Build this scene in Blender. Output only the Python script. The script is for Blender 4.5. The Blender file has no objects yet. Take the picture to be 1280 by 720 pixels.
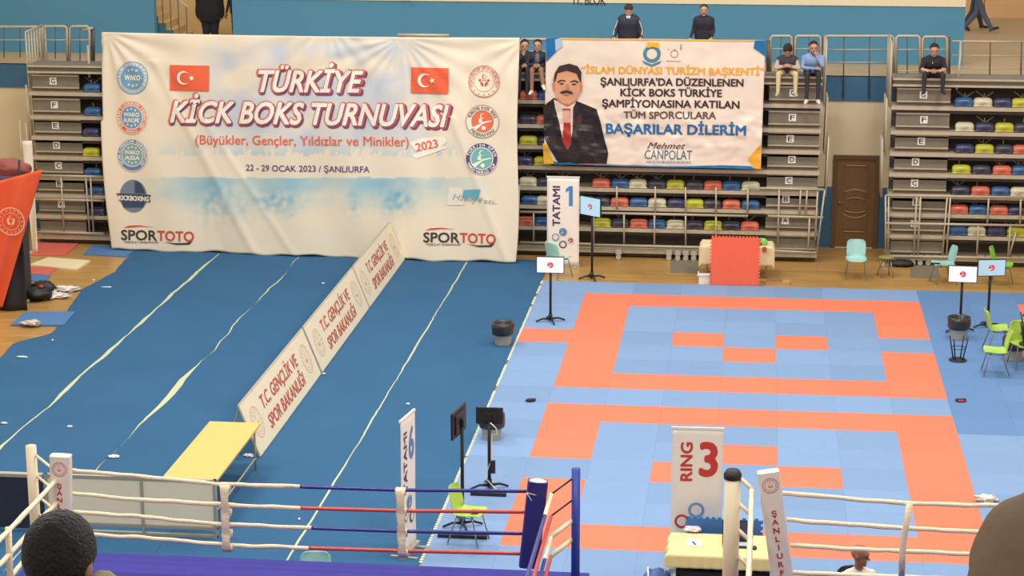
import bpy, bmesh, math, random
import numpy as np
from mathutils import Vector, Matrix, noise
random.seed(7)
C = bpy.context.scene.collection
scene = bpy.context.scene

# ---------------------------------------------------------------- camera
F, PITCH, YAW, ROLL = 2624.24, 0.24370911, -0.11693374, -0.00168571
CAM = Vector((3.50296, -43.20393, 10.87994))
_cp, _sp, _cy, _sy = math.cos(PITCH), math.sin(PITCH), math.cos(YAW), math.sin(YAW)
FW = Vector((_sy*_cp, _cy*_cp, -_sp)); _r = Vector((_cy, -_sy, 0)); _u = _r.cross(FW)
_cr, _sr = math.cos(ROLL), math.sin(ROLL)
RT = _r*_cr + _u*_sr; UP = -_r*_sr + _u*_cr
cam = bpy.data.cameras.new('camera'); cam.sensor_width = 36; cam.lens = F/1280*36
cam.clip_start = .1; cam.clip_end = 300
co = bpy.data.objects.new('camera', cam); C.objects.link(co)
co.matrix_world = Matrix(((RT.x, UP.x, -FW.x, CAM.x), (RT.y, UP.y, -FW.y, CAM.y), (RT.z, UP.z, -FW.z, CAM.z), (0, 0, 0, 1)))
scene.camera = co
# ---------------------------------------------------------------- light and exposure
w = bpy.data.worlds.new('world'); scene.world = w; w.use_nodes = True
w.node_tree.nodes['Background'].inputs[0].default_value = (1.0, .985, .965, 1)
w.node_tree.nodes['Background'].inputs[1].default_value = 1.05
def area(name, loc, size, power, col=(1, .965, .91)):
    l = bpy.data.lights.new(name, 'AREA'); l.shape = 'RECTANGLE'; l.size, l.size_y = size; l.energy = power*.78; l.color = col
    o = bpy.data.objects.new(name, l); C.objects.link(o); o.location = loc; return o
for _i, (_x, _y, _p) in enumerate(((-9, -4, 1500), (0, -4, 1500), (9, -4, 1500), (-9, -15, 1500), (0, -15, 1500), (9, -15, 1600), (-5, -27, 1700), (6, -27, 1700))):
    area('hall_lamp', (_x, _y, 15), (3.2, 1.6), _p)
scene.view_settings.view_transform = 'Standard'; scene.view_settings.look = 'None'
scene.view_settings.gamma = 1; scene.view_settings.use_curve_mapping = False
scene.view_settings.exposure = -.78

# ---------------------------------------------------------------- helpers
def ray(px, py): return FW + RT*((px-640)/F) - UP*((py-360)/F)
def gz(px, py, z=0.):
    d = ray(px, py); return CAM + d*((z-CAM.z)/d.z)
def gy(px, py, y):
    d = ray(px, py); return CAM + d*((y-CAM.y)/d.y)
def lin(c):
    return tuple(((v/255)/12.92 if v/255 <= .04045 else (((v/255)+.055)/1.055)**2.4) for v in c)
_mats = {}
def M(name, rgb, rough=.6, metal=0., noise_amt=.0, scale=8., bump=0., bscale=60., coat=0., obj_var=0., emit=0., spec=.5, alpha=1.):
    """procedural material: sRGB colour, slight noise and per-object variation, fine bump"""
    if name in _mats: return _mats[name]
    m = bpy.data.materials.new(name); m.use_nodes = True; nt = m.node_tree; b = nt.nodes['Principled BSDF']
    col = lin(rgb) + (1,)
    b.inputs['Base Color'].default_value = col; b.inputs['Roughness'].default_value = rough; b.inputs['Metallic'].default_value = metal
    b.inputs['Specular IOR Level'].default_value = spec
    if coat: b.inputs['Coat Weight'].default_value = coat
    if alpha < 1: b.inputs['Alpha'].default_value = alpha
    m.diffuse_color = col
    last = None
    if noise_amt or obj_var:
        hsv = nt.nodes.new('ShaderNodeHueSaturation'); hsv.inputs['Color'].default_value = col
        if noise_amt:
            tc = nt.nodes.new('ShaderNodeTexCoord'); nz = nt.nodes.new('ShaderNodeTexNoise'); nz.inputs['Scale'].default_value = scale; nz.inputs['Detail'].default_value = 4
            nt.links.new(tc.outputs['Object'], nz.inputs['Vector'])
            mr = nt.nodes.new('ShaderNodeMapRange'); mr.inputs[1].default_value = .3; mr.inputs[2].default_value = .7
            mr.inputs[3].default_value = 1-noise_amt; mr.inputs[4].default_value = 1+noise_amt
            nt.links.new(nz.outputs[0], mr.inputs[0]); last = mr.outputs[0]
        if obj_var:
            oi = nt.nodes.new('ShaderNodeObjectInfo'); mr2 = nt.nodes.new('ShaderNodeMapRange')
            mr2.inputs[3].default_value = 1-obj_var; mr2.inputs[4].default_value = 1+obj_var
            nt.links.new(oi.outputs['Random'], mr2.inputs[0])
            if last is None: last = mr2.outputs[0]
            else:
                mu = nt.nodes.new('ShaderNodeMath'); mu.operation = 'MULTIPLY'; nt.links.new(last, mu.inputs[0]); nt.links.new(mr2.outputs[0], mu.inputs[1]); last = mu.outputs[0]
        nt.links.new(last, hsv.inputs['Value']); nt.links.new(hsv.outputs[0], b.inputs['Base Color'])
    if bump:
        tc = nt.nodes.new('ShaderNodeTexCoord'); nz = nt.nodes.new('ShaderNodeTexNoise'); nz.inputs['Scale'].default_value = bscale; nz.inputs['Detail'].default_value = 3
        nt.links.new(tc.outputs['Object'], nz.inputs['Vector'])
        bp = nt.nodes.new('ShaderNodeBump'); bp.inputs['Strength'].default_value = bump; bp.inputs['Distance'].default_value = .02
        nt.links.new(nz.outputs[0], bp.inputs['Height']); nt.links.new(bp.outputs[0], b.inputs['Normal'])
    if emit:
        b.inputs['Emission Color'].default_value = col; b.inputs['Emission Strength'].default_value = emit
    _mats[name] = m; return m

class MB:
    def __init__(s): s.v = []; s.f = []; s.m = []
    def add(s, vs, fs, mi=0):
        n = len(s.v); s.v += [tuple(v) for v in vs]; s.f += [tuple(i+n for i in f) for f in fs]; s.m += [mi]*len(fs)
    def box(s, x0, x1, y0, y1, z0, z1, mi=0, T=None):
        vs = [Vector((x, y, z)) for x in (x0, x1) for y in (y0, y1) for z in (z0, z1)]
        if T: vs = [T @ v for v in vs]
        s.add(vs, [(0, 1, 3, 2), (4, 6, 7, 5), (0, 4, 5, 1), (2, 3, 7, 6), (0, 2, 6, 4), (1, 5, 7, 3)], mi)
    def tube(s, pts, r, n=8, mi=0, caps=True):
        pts = [Vector(p) for p in pts]; k = len(pts); rs = r if isinstance(r, (list, tuple)) else [r]*k
        vs = []; prev = None
        for i, p in enumerate(pts):
            t = (pts[min(i+1, k-1)] - pts[max(i-1, 0)]).normalized()
            if prev is None:
                a = Vector((0, 0, 1)) if abs(t.z) < .9 else Vector((1, 0, 0)); x = t.cross(a).normalized()
            else: x = (prev - t*prev.dot(t)).normalized()
            prev = x; y = t.cross(x)
            for j in range(n):
                a = 2*math.pi*j/n; vs.append(p + (x*math.cos(a) + y*math.sin(a))*rs[i])
        fs = [(i*n+j, i*n+(j+1) % n, (i+1)*n+(j+1) % n, (i+1)*n+j) for i in range(k-1) for j in range(n)]
        if caps: fs += [tuple(reversed(range(n))), tuple(range((k-1)*n, k*n))]
        s.add(vs, fs, mi)
    def lathe(s, prof, c=(0, 0, 0), n=20, mi=0, wob=None, sx=1, sy=1):
        vs = []
        for i, (r, z) in enumerate(prof):
            for j in range(n):
                a = 2*math.pi*j/n; q = r*(wob(i, j) if wob else 1)
                vs.append((c[0]+q*math.cos(a)*sx, c[1]+q*math.sin(a)*sy, c[2]+z))
        k = len(prof)
        fs = [(i*n+j, i*n+(j+1) % n, (i+1)*n+(j+1) % n, (i+1)*n+j) for i in range(k-1) for j in range(n)]
        fs += [tuple(reversed(range(n))), tuple(range((k-1)*n, k*n))]
        s.add(vs, fs, mi)
    def ball(s, c, rad, n=12, k=8, mi=0, R=None, wob=0.):
        c = Vector(c); rad = Vector(rad) if not isinstance(rad, (int, float)) else Vector((rad,)*3)
        vs = []
        for i in range(1, k):
            ph = math.pi*i/k
            for j in range(n):
                a = 2*math.pi*j/n; d = Vector((math.sin(ph)*math.cos(a), math.sin(ph)*math.sin(a), math.cos(ph)))
                q = 1 + wob*(noise.noise(d*3+c*5)) if wob else 1
                d = Vector((d.x*rad.x, d.y*rad.y, d.z*rad.z))*q; vs.append(c + (R @ d if R else d))
        t = Vector((0, 0, rad.z)); vs += [c + (R @ t if R else t), c - (R @ t if R else t)]
        fs = [(i*n+j, (i+1)*n+j, (i+1)*n+(j+1) % n, i*n+(j+1) % n) for i in range(k-2) for j in range(n)]
        T0 = (k-1)*n
        fs += [(T0, j, (j+1) % n) for j in range(n)] + [(T0+1, (k-2)*n+(j+1) % n, (k-2)*n+j) for j in range(n)]
        s.add(vs, fs, mi)
    def prism(s, poly, z0, z1, mi=0, T=None):
        n = len(poly); vs = [Vector((x, y, z0)) for x, y in poly] + [Vector((x, y, z1)) for x, y in poly]
        if T: vs = [T @ v for v in vs]
        s.add(vs, [tuple(reversed(range(n))), tuple(range(n, 2*n))] + [(i, (i+1) % n, n+(i+1) % n, n+i) for i in range(n)], mi)
    def grid(s, fn, nu, nv, mi=0, thick=None):
        vs = [Vector(fn(i/nu, j/nv)) for j in range(nv+1) for i in range(nu+1)]
        fs = [(j*(nu+1)+i, j*(nu+1)+i+1, (j+1)*(nu+1)+i+1, (j+1)*(nu+1)+i) for j in range(nv) for i in range(nu)]
        if thick:
            n = len(vs); th = Vector(thick)
            vs2 = [v+th for v in vs]; fs2 = [tuple(n+i for i in reversed(f)) for f in fs]
            bd = [i for i in range(nu)] and ([(i, i+1) for i in range(nu)] + [(j*(nu+1)+nu, (j+1)*(nu+1)+nu) for j in range(nv)] + [(nv*(nu+1)+i+1, nv*(nu+1)+i) for i in range(nu)] + [((j+1)*(nu+1), j*(nu+1)) for j in range(nv)])
            s.add(vs+vs2, fs+fs2+[(b, a, a+n, b+n) for a, b in bd], mi)
        else: s.add(vs, fs, mi)
    def mesh(s, name, mats, smooth=False):
        me = bpy.data.meshes.new(name); me.from_pydata([tuple(v) for v in s.v], [], s.f)
        if not isinstance(mats, (list, tuple)): mats = [mats]
        for m in mats: me.materials.append(m)
        if len(mats) > 1: me.polygons.foreach_set('material_index', s.m)
        if smooth: me.polygons.foreach_set('use_smooth', [True]*len(me.polygons))
        me.update(); return me
    def build(s, name, mats, parent=None, smooth=False, label=None, loc=None, rotz=0., shift=False):
        """shift: loc is the base of the thing and the vertices are given in world space"""
        if shift and loc is not None: s.v = [(v[0]-loc[0], v[1]-loc[1], v[2]-loc[2]) for v in s.v]
        o = bpy.data.objects.new(name, s.mesh(name, mats, smooth)); C.objects.link(o)
        if parent: o.parent = parent
        if loc is not None: o.location = loc
        if rotz: o.rotation_euler = (0, 0, rotz)
        if label: o['label'] = label
        return o
def smooth_angle(o, deg=40):
    me = o.data; me.polygons.foreach_set('use_smooth', [True]*len(me.polygons))
    try: me.set_sharp_from_angle(angle=math.radians(deg))
    except Exception: pass
    return o
def thing(name, label, cat, loc=(0, 0, 0), rotz=0., group=None):
    o = bpy.data.objects.new(name, None); C.objects.link(o); o.empty_display_size = .2
    o.location = loc; o.rotation_euler = (0, 0, rotz); o['label'] = label; o['category'] = cat
    if group: o['group'] = group
    return o
def tag(o, label, cat, group=None):
    o['label'] = label; o['category'] = cat
    if group: o['group'] = group
    return o
def struct(o): o['kind'] = 'structure'; return o
def stuff(o): o['kind'] = 'stuff'; return o
_kids = {}
def dup(root, label, loc, rotz=0., group=None):
    r = root.copy(); C.objects.link(r); r.location = loc; r.rotation_euler = (0, 0, rotz); r['label'] = label
    if group: r['group'] = group
    for ch in [o for o in bpy.data.objects if o.parent == root]:
        c = ch.copy(); C.objects.link(c); c.parent = r
        for g in [o for o in bpy.data.objects if o.parent == ch]:
            d = g.copy(); C.objects.link(d); d.parent = c
    return r

# ---- flat print: lettering and marks as thin geometry lying on a surface
_tc = {}
def text2d(s, bold=0., shear=0., res=3, spacing=1.):
    key = (s, bold, shear, spacing)
    if key in _tc: return _tc[key]
    c = bpy.data.curves.new('t', 'FONT'); c.body = s; c.size = 1; c.offset = bold; c.shear = shear; c.resolution_u = res; c.space_character = spacing
    o = bpy.data.objects.new('t', c); C.objects.link(o); bpy.context.view_layer.update()
    dg = bpy.context.evaluated_depsgraph_get(); oe = o.evaluated_get(dg); me = oe.to_mesh()
    vs = [(v.co.x, v.co.y) for v in me.vertices]; fs = [tuple(p.vertices) for p in me.polygons]
    oe.to_mesh_clear(); bpy.data.objects.remove(o); bpy.data.curves.remove(c)
    _tc[key] = (vs, fs); return _tc[key]
CAPH = .69
class Surf:
    """a flat or gently waving sheet: origin O, unit axes U and V, normal N, displacement d(u,v)"""
    def __init__(s, O, U, V, d=None):
        s.O = Vector(O); s.U = Vector(U).normalized(); s.V = Vector(V); s.V = (s.V - s.U*s.V.dot(s.U)).normalized(); s.N = s.U.cross(s.V); s.d = d
    def pos(s, u, v, off=0.): return s.O + s.U*u + s.V*v + s.N*(off + (s.d(u, v) if s.d else 0.))
    def inv(s, px, py):
        r = ray(px, py); t = (s.O - CAM).dot(s.N)/r.dot(s.N); p = CAM + r*t - s.O
        return (p.dot(s.U), p.dot(s.V))
def flat_add(mb, vs2, fs, surf, off, mi=0, cut=None):
    if cut is None and surf.d: cut = .1
    if cut:
        bm = bmesh.new(); bv = [bm.verts.new((x, y, 0)) for x, y in vs2]
        for f in fs:
            try: bm.faces.new([bv[i] for i in f])
            except ValueError: pass
        xs = [v[0] for v in vs2]; ys = [v[1] for v in vs2]
        for ax, lo, hi in ((0, min(xs), max(xs)), (1, min(ys), max(ys))):
            k = math.floor(lo/cut)+1
            while k*cut < hi:
                n = (1, 0, 0) if ax == 0 else (0, 1, 0); c_ = (k*cut, 0, 0) if ax == 0 else (0, k*cut, 0)
                bmesh.ops.bisect_plane(bm, geom=bm.verts[:]+bm.edges[:]+bm.faces[:], plane_co=c_, plane_no=n); k += 1
        bm.verts.index_update(); vs2 = [(v.co.x, v.co.y) for v in bm.verts]; fs = [tuple(v.index for v in f.verts) for f in bm.faces]; bm.free()
    mb.add([surf.pos(x, y, off) for x, y in vs2], fs, mi)
def put_text(mb, surf, s, a, b, h, bold=.02, shear=0., off=.004, mi=0, cut=None, shift=(0, 0), uv=False, grow=0.):
    """baseline from a to b (pixels of the survey, or u,v when uv) with cap height h in metres"""
    A = Vector(a if uv else surf.inv(*a)); B = Vector(b if uv else surf.inv(*b))
    rad = max(0., bold-.006); vs, fs = text2d(s, 0., shear); x0 = min(v[0] for v in vs); x1 = max(v[0] for v in vs)
    if grow: x0 += grow; x1 -= grow
    e = (B-A); L = e.length; e = e/L; n = Vector((-e.y, e.x)); sx = L/(x1-x0); sy = h/CAPH
    K = 0 if rad < .008 else (6 if rad < .06 else 10)
    for q in range(max(1, K)):
        dx, dy = (rad*math.cos(2*math.pi*q/K), rad*math.sin(2*math.pi*q/K)) if K else (0, 0)
        dx *= min(sx, sy)*.8; dy *= sy*.8
        out = [tuple(A + e*((x-x0)*sx+dx) + n*(y*sy+dy) + Vector(shift)) for x, y in vs]
        flat_add(mb, out, fs, surf, off+q*.0001, mi, cut)
def put_poly(mb, surf, pts, off=.004, mi=0, uv=False, cut=None):
    if cut is None and surf.d: cut = .1
    P = [tuple(p) if uv else surf.inv(*p) for p in pts]
    flat_add(mb, P, [tuple(range(len(P)))], surf, off, mi, cut)
def disc(c, r, n=28, ry=None, rot=0.):
    ry = r if ry is None else ry
    return [(c[0]+r*math.cos(t)*math.cos(rot)-ry*math.sin(t)*math.sin(rot), c[1]+r*math.cos(t)*math.sin(rot)+ry*math.sin(t)*math.cos(rot)) for t in [2*math.pi*i/n for i in range(n)]]
def put_ring(mb, surf, c, r0, r1, off, mi=0, n=40):
    a = disc(c, r0, n); b = disc(c, r1, n)
    flat_add(mb, a+b, [(i, (i+1) % n, n+(i+1) % n, n+i) for i in range(n)], surf, off, mi)
def star_pts(c, r, rot=0., k=5, q=.4):
    return [(c[0]+(r if i % 2 == 0 else r*q)*math.cos(rot+math.pi*i/k), c[1]+(r if i % 2 == 0 else r*q)*math.sin(rot+math.pi*i/k)) for i in range(2*k)]
def put_arc_text(mb, surf, c, r, s, a0, a1, h, off, mi=0, inward=False):
    """letters standing around a circle, from angle a0 to a1 (degrees)"""
    n = len(s)
    for i, ch in enumerate(s):
        if ch == ' ': continue
        vs, fs = text2d(ch, .03); xm = (min(v[0] for v in vs)+max(v[0] for v in vs))/2
        a = math.radians(a0 + (a1-a0)*(i+.5)/n); k = h/CAPH
        if inward: X = Vector((-math.sin(a), math.cos(a))); Y = Vector((-math.cos(a), -math.sin(a))); base = Vector(c)+Vector((math.cos(a), math.sin(a)))*(r+h)
        else: X = Vector((math.sin(a), -math.cos(a))); Y = Vector((math.cos(a), math.sin(a))); base = Vector(c)+Y*r
        flat_add(mb, [tuple(base + X*((x-xm)*k) + Y*(y*k)) for x, y in vs], fs, surf, off, mi)
def crescent(c, R, n=20):
    """crescent opening to the right, as one polygon"""
    r2, dx = R*.8, R*.25; out = []
    for i in range(n+1):
        t = math.radians(38+(322-38)*i/n); out.append((c[0]+R*math.cos(t), c[1]+R*math.sin(t)))
    for i in range(n+1):
        t = math.radians(310-(310-50)*i/n); out.append((c[0]+dx+r2*math.cos(t), c[1]+r2*math.sin(t)))
    return out
def crescent_faces(n=20): return [(i, i+1, 2*n+1-i-1+0, 2*n+1-i) for i in range(n)]
def put_crescent(mb, surf, c, R, off, mi=0, n=20):
    P = crescent(c, R, n); flat_add(mb, P, [(i, i+1, 2*n-i, 2*n+1-i) for i in range(n)], surf, off, mi)

# ---------------------------------------------------------------- materials
white_cloth = M('white_cloth', (238, 228, 208), .75, noise_amt=.02, scale=2)
steel = M('galvanised_steel', (190, 178, 154), .5, .15, .06, 12)
steel_dark = M('dark_steel', (96, 90, 84), .5, .4, .05, 12)
ledge_m = M('deck_edge_aluminium', (194, 182, 158), .5, .2, .07, 6)
panel_m = M('riser_panel', (124, 116, 100), .7, 0, .06, 5)
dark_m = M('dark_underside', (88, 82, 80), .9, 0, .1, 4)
black = M('black_plastic', (34, 32, 34), .5)
blackmetal = M('black_metal', (40, 38, 40), .45, .3)
chrome = M('chair_leg_steel', (170, 170, 168), .3, .8)
white_p = M('white_plastic', (236, 232, 222), .5)
paper = M('paper', (238, 236, 230), .8)
FZ = -.025
# ================================================================ SETTING
def part(mb, name, mats, t, smooth=False, label=None):
    l = t.location; mb.v = [(v[0]-l.x, v[1]-l.y, v[2]-l.z) for v in mb.v]
    return mb.build(name, mats, t, smooth, label)
def sbox(name, x0, x1, y0, y1, z0, z1, m):
    b = MB(); b.box(x0, x1, y0, y1, z0, z1); return struct(b.build(name, m))
def wood_floor_mat():
    m = M('sports_hall_parquet', (196, 156, 96), .38); nt = m.node_tree; b = nt.nodes['Principled BSDF']
    tc = nt.nodes.new('ShaderNodeTexCoord'); mp = nt.nodes.new('ShaderNodeMapping'); nt.links.new(tc.outputs['Object'], mp.inputs[0])
    br = nt.nodes.new('ShaderNodeTexBrick'); nt.links.new(mp.outputs[0], br.inputs[0])
    br.inputs['Scale'].default_value = 1; br.inputs['Brick Width'].default_value = 1.1; br.inputs['Row Height'].default_value = .09; br.inputs['Mortar Size'].default_value = .0015
    br.inputs['Color1'].default_value = lin((205, 160, 92))+(1,); br.inputs['Color2'].default_value = lin((184, 140, 78))+(1,); br.inputs['Mortar'].default_value = lin((120, 92, 56))+(1,)
    nz = nt.nodes.new('ShaderNodeTexNoise'); nz.inputs['Scale'].default_value = .8; nt.links.new(tc.outputs['Object'], nz.inputs[0])
    mx = nt.nodes.new('ShaderNodeMix'); mx.data_type = 'RGBA'; mx.blend_type = 'MULTIPLY'; mx.inputs[0].default_value = .35
    nt.links.new(br.outputs[0], mx.inputs[6]); nt.links.new(nz.outputs[0], mx.inputs[7]); nt.links.new(mx.outputs[2], b.inputs['Base Color'])
    return m
sbox('floor', -17, 14, -46, 5.1, -.3, FZ, wood_floor_mat())
cream_wall = M('cream_paint', (226, 208, 170), .8, noise_amt=.04, scale=.7, bump=.05)
blue_wall = M('blue_paint', (80, 142, 174), .6, noise_amt=.03, scale=.5)
blue_dado = M('blue_dado_paint', (58, 106, 140), .55, noise_amt=.04, scale=1)
tan_floor = M('concourse_terrazzo', (190, 164, 124), .6, noise_amt=.05, scale=3)
peach = M('peach_hall_paint', (232, 190, 138), .8, noise_amt=.03, scale=.5)
DX0, DX1, DZ = 5.31, 6.37, 2.16
b = MB(); b.box(-17, DX0, 5.1, 5.3, FZ, 3.42); b.box(DX1, 14, 5.1, 5.3, FZ, 3.42); b.box(DX0, DX1, 5.1, 5.3, DZ, 3.42)
struct(b.build('wall_back', cream_wall))
b = MB(); b.box(-17, DX0-.01, 5.085, 5.1, FZ, 1.41); b.box(DX1+.01, 14, 5.085, 5.1, FZ, 1.41); struct(b.build('trim_1', blue_dado))
sbox('trim_2', -17, 14, 5.07, 5.3, 3.42, 4.0, blue_dado)
sbox('floor_concourse', -17, 14, 5.07, 17, 3.98, 4.012, tan_floor)
b = MB()
for x0, x1 in ((-17, -11.21), (-9.25, 8.31)): b.box(x0, x1, 6.975, 7.2, 4.012, 5.39)
struct(b.build('wall_upper', blue_wall))
b = MB()
for x0, x1 in ((-17, -11.21), (-9.25, 8.31)): b.box(x0, x1, 6.95, 7.4, 5.39, 5.97)
wt = struct(b.build('wall_upper_cream', M('cream_band', (240, 224, 186), .7, noise_amt=.02)))
s_ = Surf((0, 6.95, 5.39), (1, 0, 0), (0, 0, 1)); b = MB()
put_text(b, s_, '11. BLOK', (717, 5.2), (757, 5.8), .21, .03, off=.003); b.build('lettering', M('print_black', (52, 46, 48), .6), wt)
sbox('wall_hall_back', -17, 14, 16.8, 17, 4.0, 8.2, peach)
sbox('wall_hall_side', 13.8, 14, 7.2, 16.8, 4.012, 8.2, peach)
sbox('wall_stairwell', -17, -6, 9.6, 9.75, 4.012, 8.2, M('stair_wall_paint', (222, 184, 120), .8, noise_amt=.03))
sbox('wall_left', -17.3, -17, -46, 17, FZ, 9, cream_wall); sbox('wall_right', 14, 14.3, -46, 17, FZ, 9, cream_wall); sbox('wall_near', -17.3, 14.3, -46.3, -46, FZ, 14, cream_wall)
# staircase in the left opening, rising to the left behind the wall
t = thing('staircase', 'flight of stairs with teal side panel seen through the opening above the white tournament banner', 'stairs', (-11.4, 8.0, 4.012))
teal = M('teal_panel', (66, 112, 124), .6, noise_amt=.05, scale=2)
for i in range(9):
    b = MB(); x = -10.55-.19*i; b.box(x-.19, x, 7.55, 8.8, 4.012, 4.19+.17*i); part(b, 'step', M('stair_tread', (214, 180, 122), .7), t)
b = MB(); b.prism([(-10.48, 4.02)]+[p for i in range(9) for p in ((-10.52-.19*i, 4.2+.17*i), (-10.52-.19*(i+1), 4.2+.17*i))]+[(-12.4, 4.02)], 0, .05, T=Matrix(((1, 0, 0, 0), (0, 0, 1, 7.5), (0, 1, 0, 0), (0, 0, 0, 1))))
part(b, 'side_panel', teal, t)
b = MB(); b.tube([(-10.5, 7.52, 5.1), (-12.2, 7.52, 6.6)], .02); part(b, 'handrail', steel, t)
for i in range(5):
    b = MB(); x = -10.55-.2*i; b.tube([(x, 7.52, 4.15+.17*i), (x, 7.52, 5.12+.18*i)], .014, 6); part(b, 'baluster', teal, t)
# door
t = thing('door_1', 'brown wooden door with two curved mouldings between the two banks of seating', 'door', ((DX0+DX1)/2, 5.1, 0)); del t['category']; t['kind'] = 'structure'
dw = M('brown_door_veneer', (126, 92, 54), .45, noise_amt=.08, scale=6); dwl = M('door_moulding_gilt', (190, 150, 98), .35, .1)
b = MB(); b.box(DX0, DX0+.1, 5.04, 5.2, FZ, DZ); b.box(DX1-.1, DX1, 5.04, 5.2, FZ, DZ); b.box(DX0+.1, DX1-.1, 5.04, 5.2, DZ-.09, DZ); part(b, 'door_frame', M('door_frame_wood', (108, 78, 48), .5, noise_amt=.08), t)
b = MB(); b.box(DX0+.1, DX1-.1, 5.09, 5.13, FZ+.01, DZ-.09); part(b, 'door_leaf', dw, t)
mx = (DX0+DX1)/2
for z0, z1 in ((.42, .78), (1.18, 1.85)):
    b = MB(); b.box(mx-.28, mx+.28, 5.075, 5.09, z0, z1); part(b, 'door_panel', dw, t)
for (w_, z, bow) in ((.25, 1.92, 0), (.27, 1.28, .08), (.22, 1.12, .05), (.24, .86, -.05), (.27, .78, -.09), (.25, .36, 0)):
    b = MB(); b.tube([(mx-w_+2*w_*i/10, 5.07, z+bow*(1-((i-5)/5)**2)) for i in range(11)], .014, 6); part(b, 'moulding', dwl, t, True)
b = MB(); b.ball((DX0+.17, 5.05, 1.05), .03); b.tube([(DX0+.17, 5.05, 1.05), (DX0+.3, 5.03, 1.05)], .012); part(b, 'door_handle', chrome, t, True)

# ---------------------------------------------------------------- blue carpet on the left, in strips with gaps
t = thing('blue_carpet', 'dark blue carpet in long strips covering the floor under the white banner', 'carpet', (-6, -9, FZ))
cm = M('blue_carpet_pile', (56, 98, 134), .95, noise_amt=.05, scale=.6, bump=.15, bscale=200, spec=.1)
b = MB(); b.box(-9.4, -1.06, -24.5, 2.8, FZ+.001, -.01); part(b, 'underlay', M('pale_carpet_underlay', (196, 200, 158), .9), t)
def seam(s, y):   # half width of the gap and sideways wander, from the surveyed seams
    n1 = noise.noise(Vector((s*7.3, y*.5, 0))); n2 = noise.noise(Vector((s*3.1, y*1.6, 4)))
    n3 = noise.noise(Vector((s*1.7, y*5.5, 8))); return (.05, .09, .02, 0)[int(s)]*n1+(.035, .04, .012, 0)[int(s)]*n2+.012*n3
def gapw(s, y):
    if s == 0: return .045*max(.15, .75+.9*noise.noise(Vector((2.2, y*.7, 0))))
    if s == 1:
        g = .05*math.exp(-((y+8.1)/1.3)**2)+.015*math.exp(-((y+3.5)/1.5)**2)
        return g+.024*max(0.1, .5+1.3*noise.noise(Vector((5.2, y*.6, 1))))
    return .022*max(.3, .8+.6*noise.noise(Vector((8.2, y*.5, 2))))
seams = [(-8.71, 0), (-6.77, 1), (-2.905, 2)]
mid = [(-4.84, 3)]
def left_edge(y):
    pts = [(2.95, -10.75), (.8, -10.55), (-.9, -10.75), (-3.0, -10.45), (-4.4, -10.2), (-5.2, -10.75), (-6.6, -10.55), (-25, -10.6)]
    for (ya, xa), (yb, xb) in zip(pts, pts[1:]):
        if yb <= y <= ya: return xa+(xb-xa)*(ya-y)/(ya-yb) + .05*noise.noise(Vector((0, y*2, 9)))
    return -10.6
bounds = [('L', None)]+seams[:2]+mid+seams[2:]+[('R', None)]
N = 140
ys = [2.95-27.4*i/N for i in range(N+1)]
def edge(bd, y, side):
    if bd[0] == 'L': return left_edge(y)
    if bd[0] == 'R': return -1.045+.012*noise.noise(Vector((0, y*4, 3)))
    s = bd[1]
    if s == 3: return bd[0]+side*.002
    return bd[0]+seam(s, y)+side*gapw(s, y)
for bl, br in zip(bounds, bounds[1:]):
    b = MB()
    def wr(x, y): return .004+.006*abs(noise.noise(Vector((x*.3, y*1.1, 7))))
    K = 5
    def fn(u, v):
        y = ys[min(N, round(v*N))]; xa = edge(bl, y, 1); xb = edge(br, y, -1); x = xa+(xb-xa)*u; return (x, y, -.006+wr(x, y))
    b.grid(fn, K, N, thick=(0, 0, -.012)); o = part(b, 'carpet_strip', cm, t)

# ---------------------------------------------------------------- tatami
t = thing('tatami_floor', 'interlocking foam mats with two orange squares on light blue', 'floor mats', (4, -8, FZ))
blue_t = M('tatami_blue', (124, 153, 192), .72, obj_var=.07, noise_amt=.015, scale=3, bump=.1, bscale=90, spec=.25)
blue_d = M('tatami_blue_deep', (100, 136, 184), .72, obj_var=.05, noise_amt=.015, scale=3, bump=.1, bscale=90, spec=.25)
org_t = M('tatami_orange', (241, 124, 94), .72, obj_var=.03, noise_amt=.015, scale=3, bump=.1, bscale=90, spec=.25)
def is_orange(c, r):
    for r0, gap, bars in ((0, (6, 3), ((2, 3), (3, 4), (4, 3))), (8, (0, 3), ((2, 3), (3, 2), (4, 3)))):
        q = r-r0
        if 0 <= q <= 6 and 0 <= c <= 6:
            if (c in (0, 6) or q in (0, 6)) and (c, q) != gap: return True
            if (c, q) in bars: return True
    if (c, r) == (-1, 3): return True
    if c == 9 and 0 <= r <= 6: return True
    return False
_tile = {}
for key, m in (('o', org_t), ('b', blue_t), ('d', blue_d)):
    b = MB(); g = .4996; e = .0015
    vs = [(-g, -g, FZ), (g, -g, FZ), (g, g, FZ), (-g, g, FZ), (-g, -g, -e), (g, -g, -e), (g, g, -e), (-g, g, -e)] + [(-g+e, -g+e, 0), (g-e, -g+e, 0), (g-e, g-e, 0), (-g+e, g-e, 0)]
    b.add([(x, y, z-FZ) for x, y, z in vs], [(0, 1, 5, 4), (1, 2, 6, 5), (2, 3, 7, 6), (3, 0, 4, 7), (4, 5, 9, 8), (5, 6, 10, 9), (6, 7, 11, 10), (7, 4, 8, 11), (8, 9, 10, 11), (3, 2, 1, 0)])
    _tile[key] = b.mesh('mat_tile', m)
for r in range(-1, 18):
    for c in range(-1, 11):
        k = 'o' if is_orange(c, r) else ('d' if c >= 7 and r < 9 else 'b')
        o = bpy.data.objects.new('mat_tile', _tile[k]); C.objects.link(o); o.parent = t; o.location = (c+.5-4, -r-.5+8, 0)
b = MB()
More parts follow.
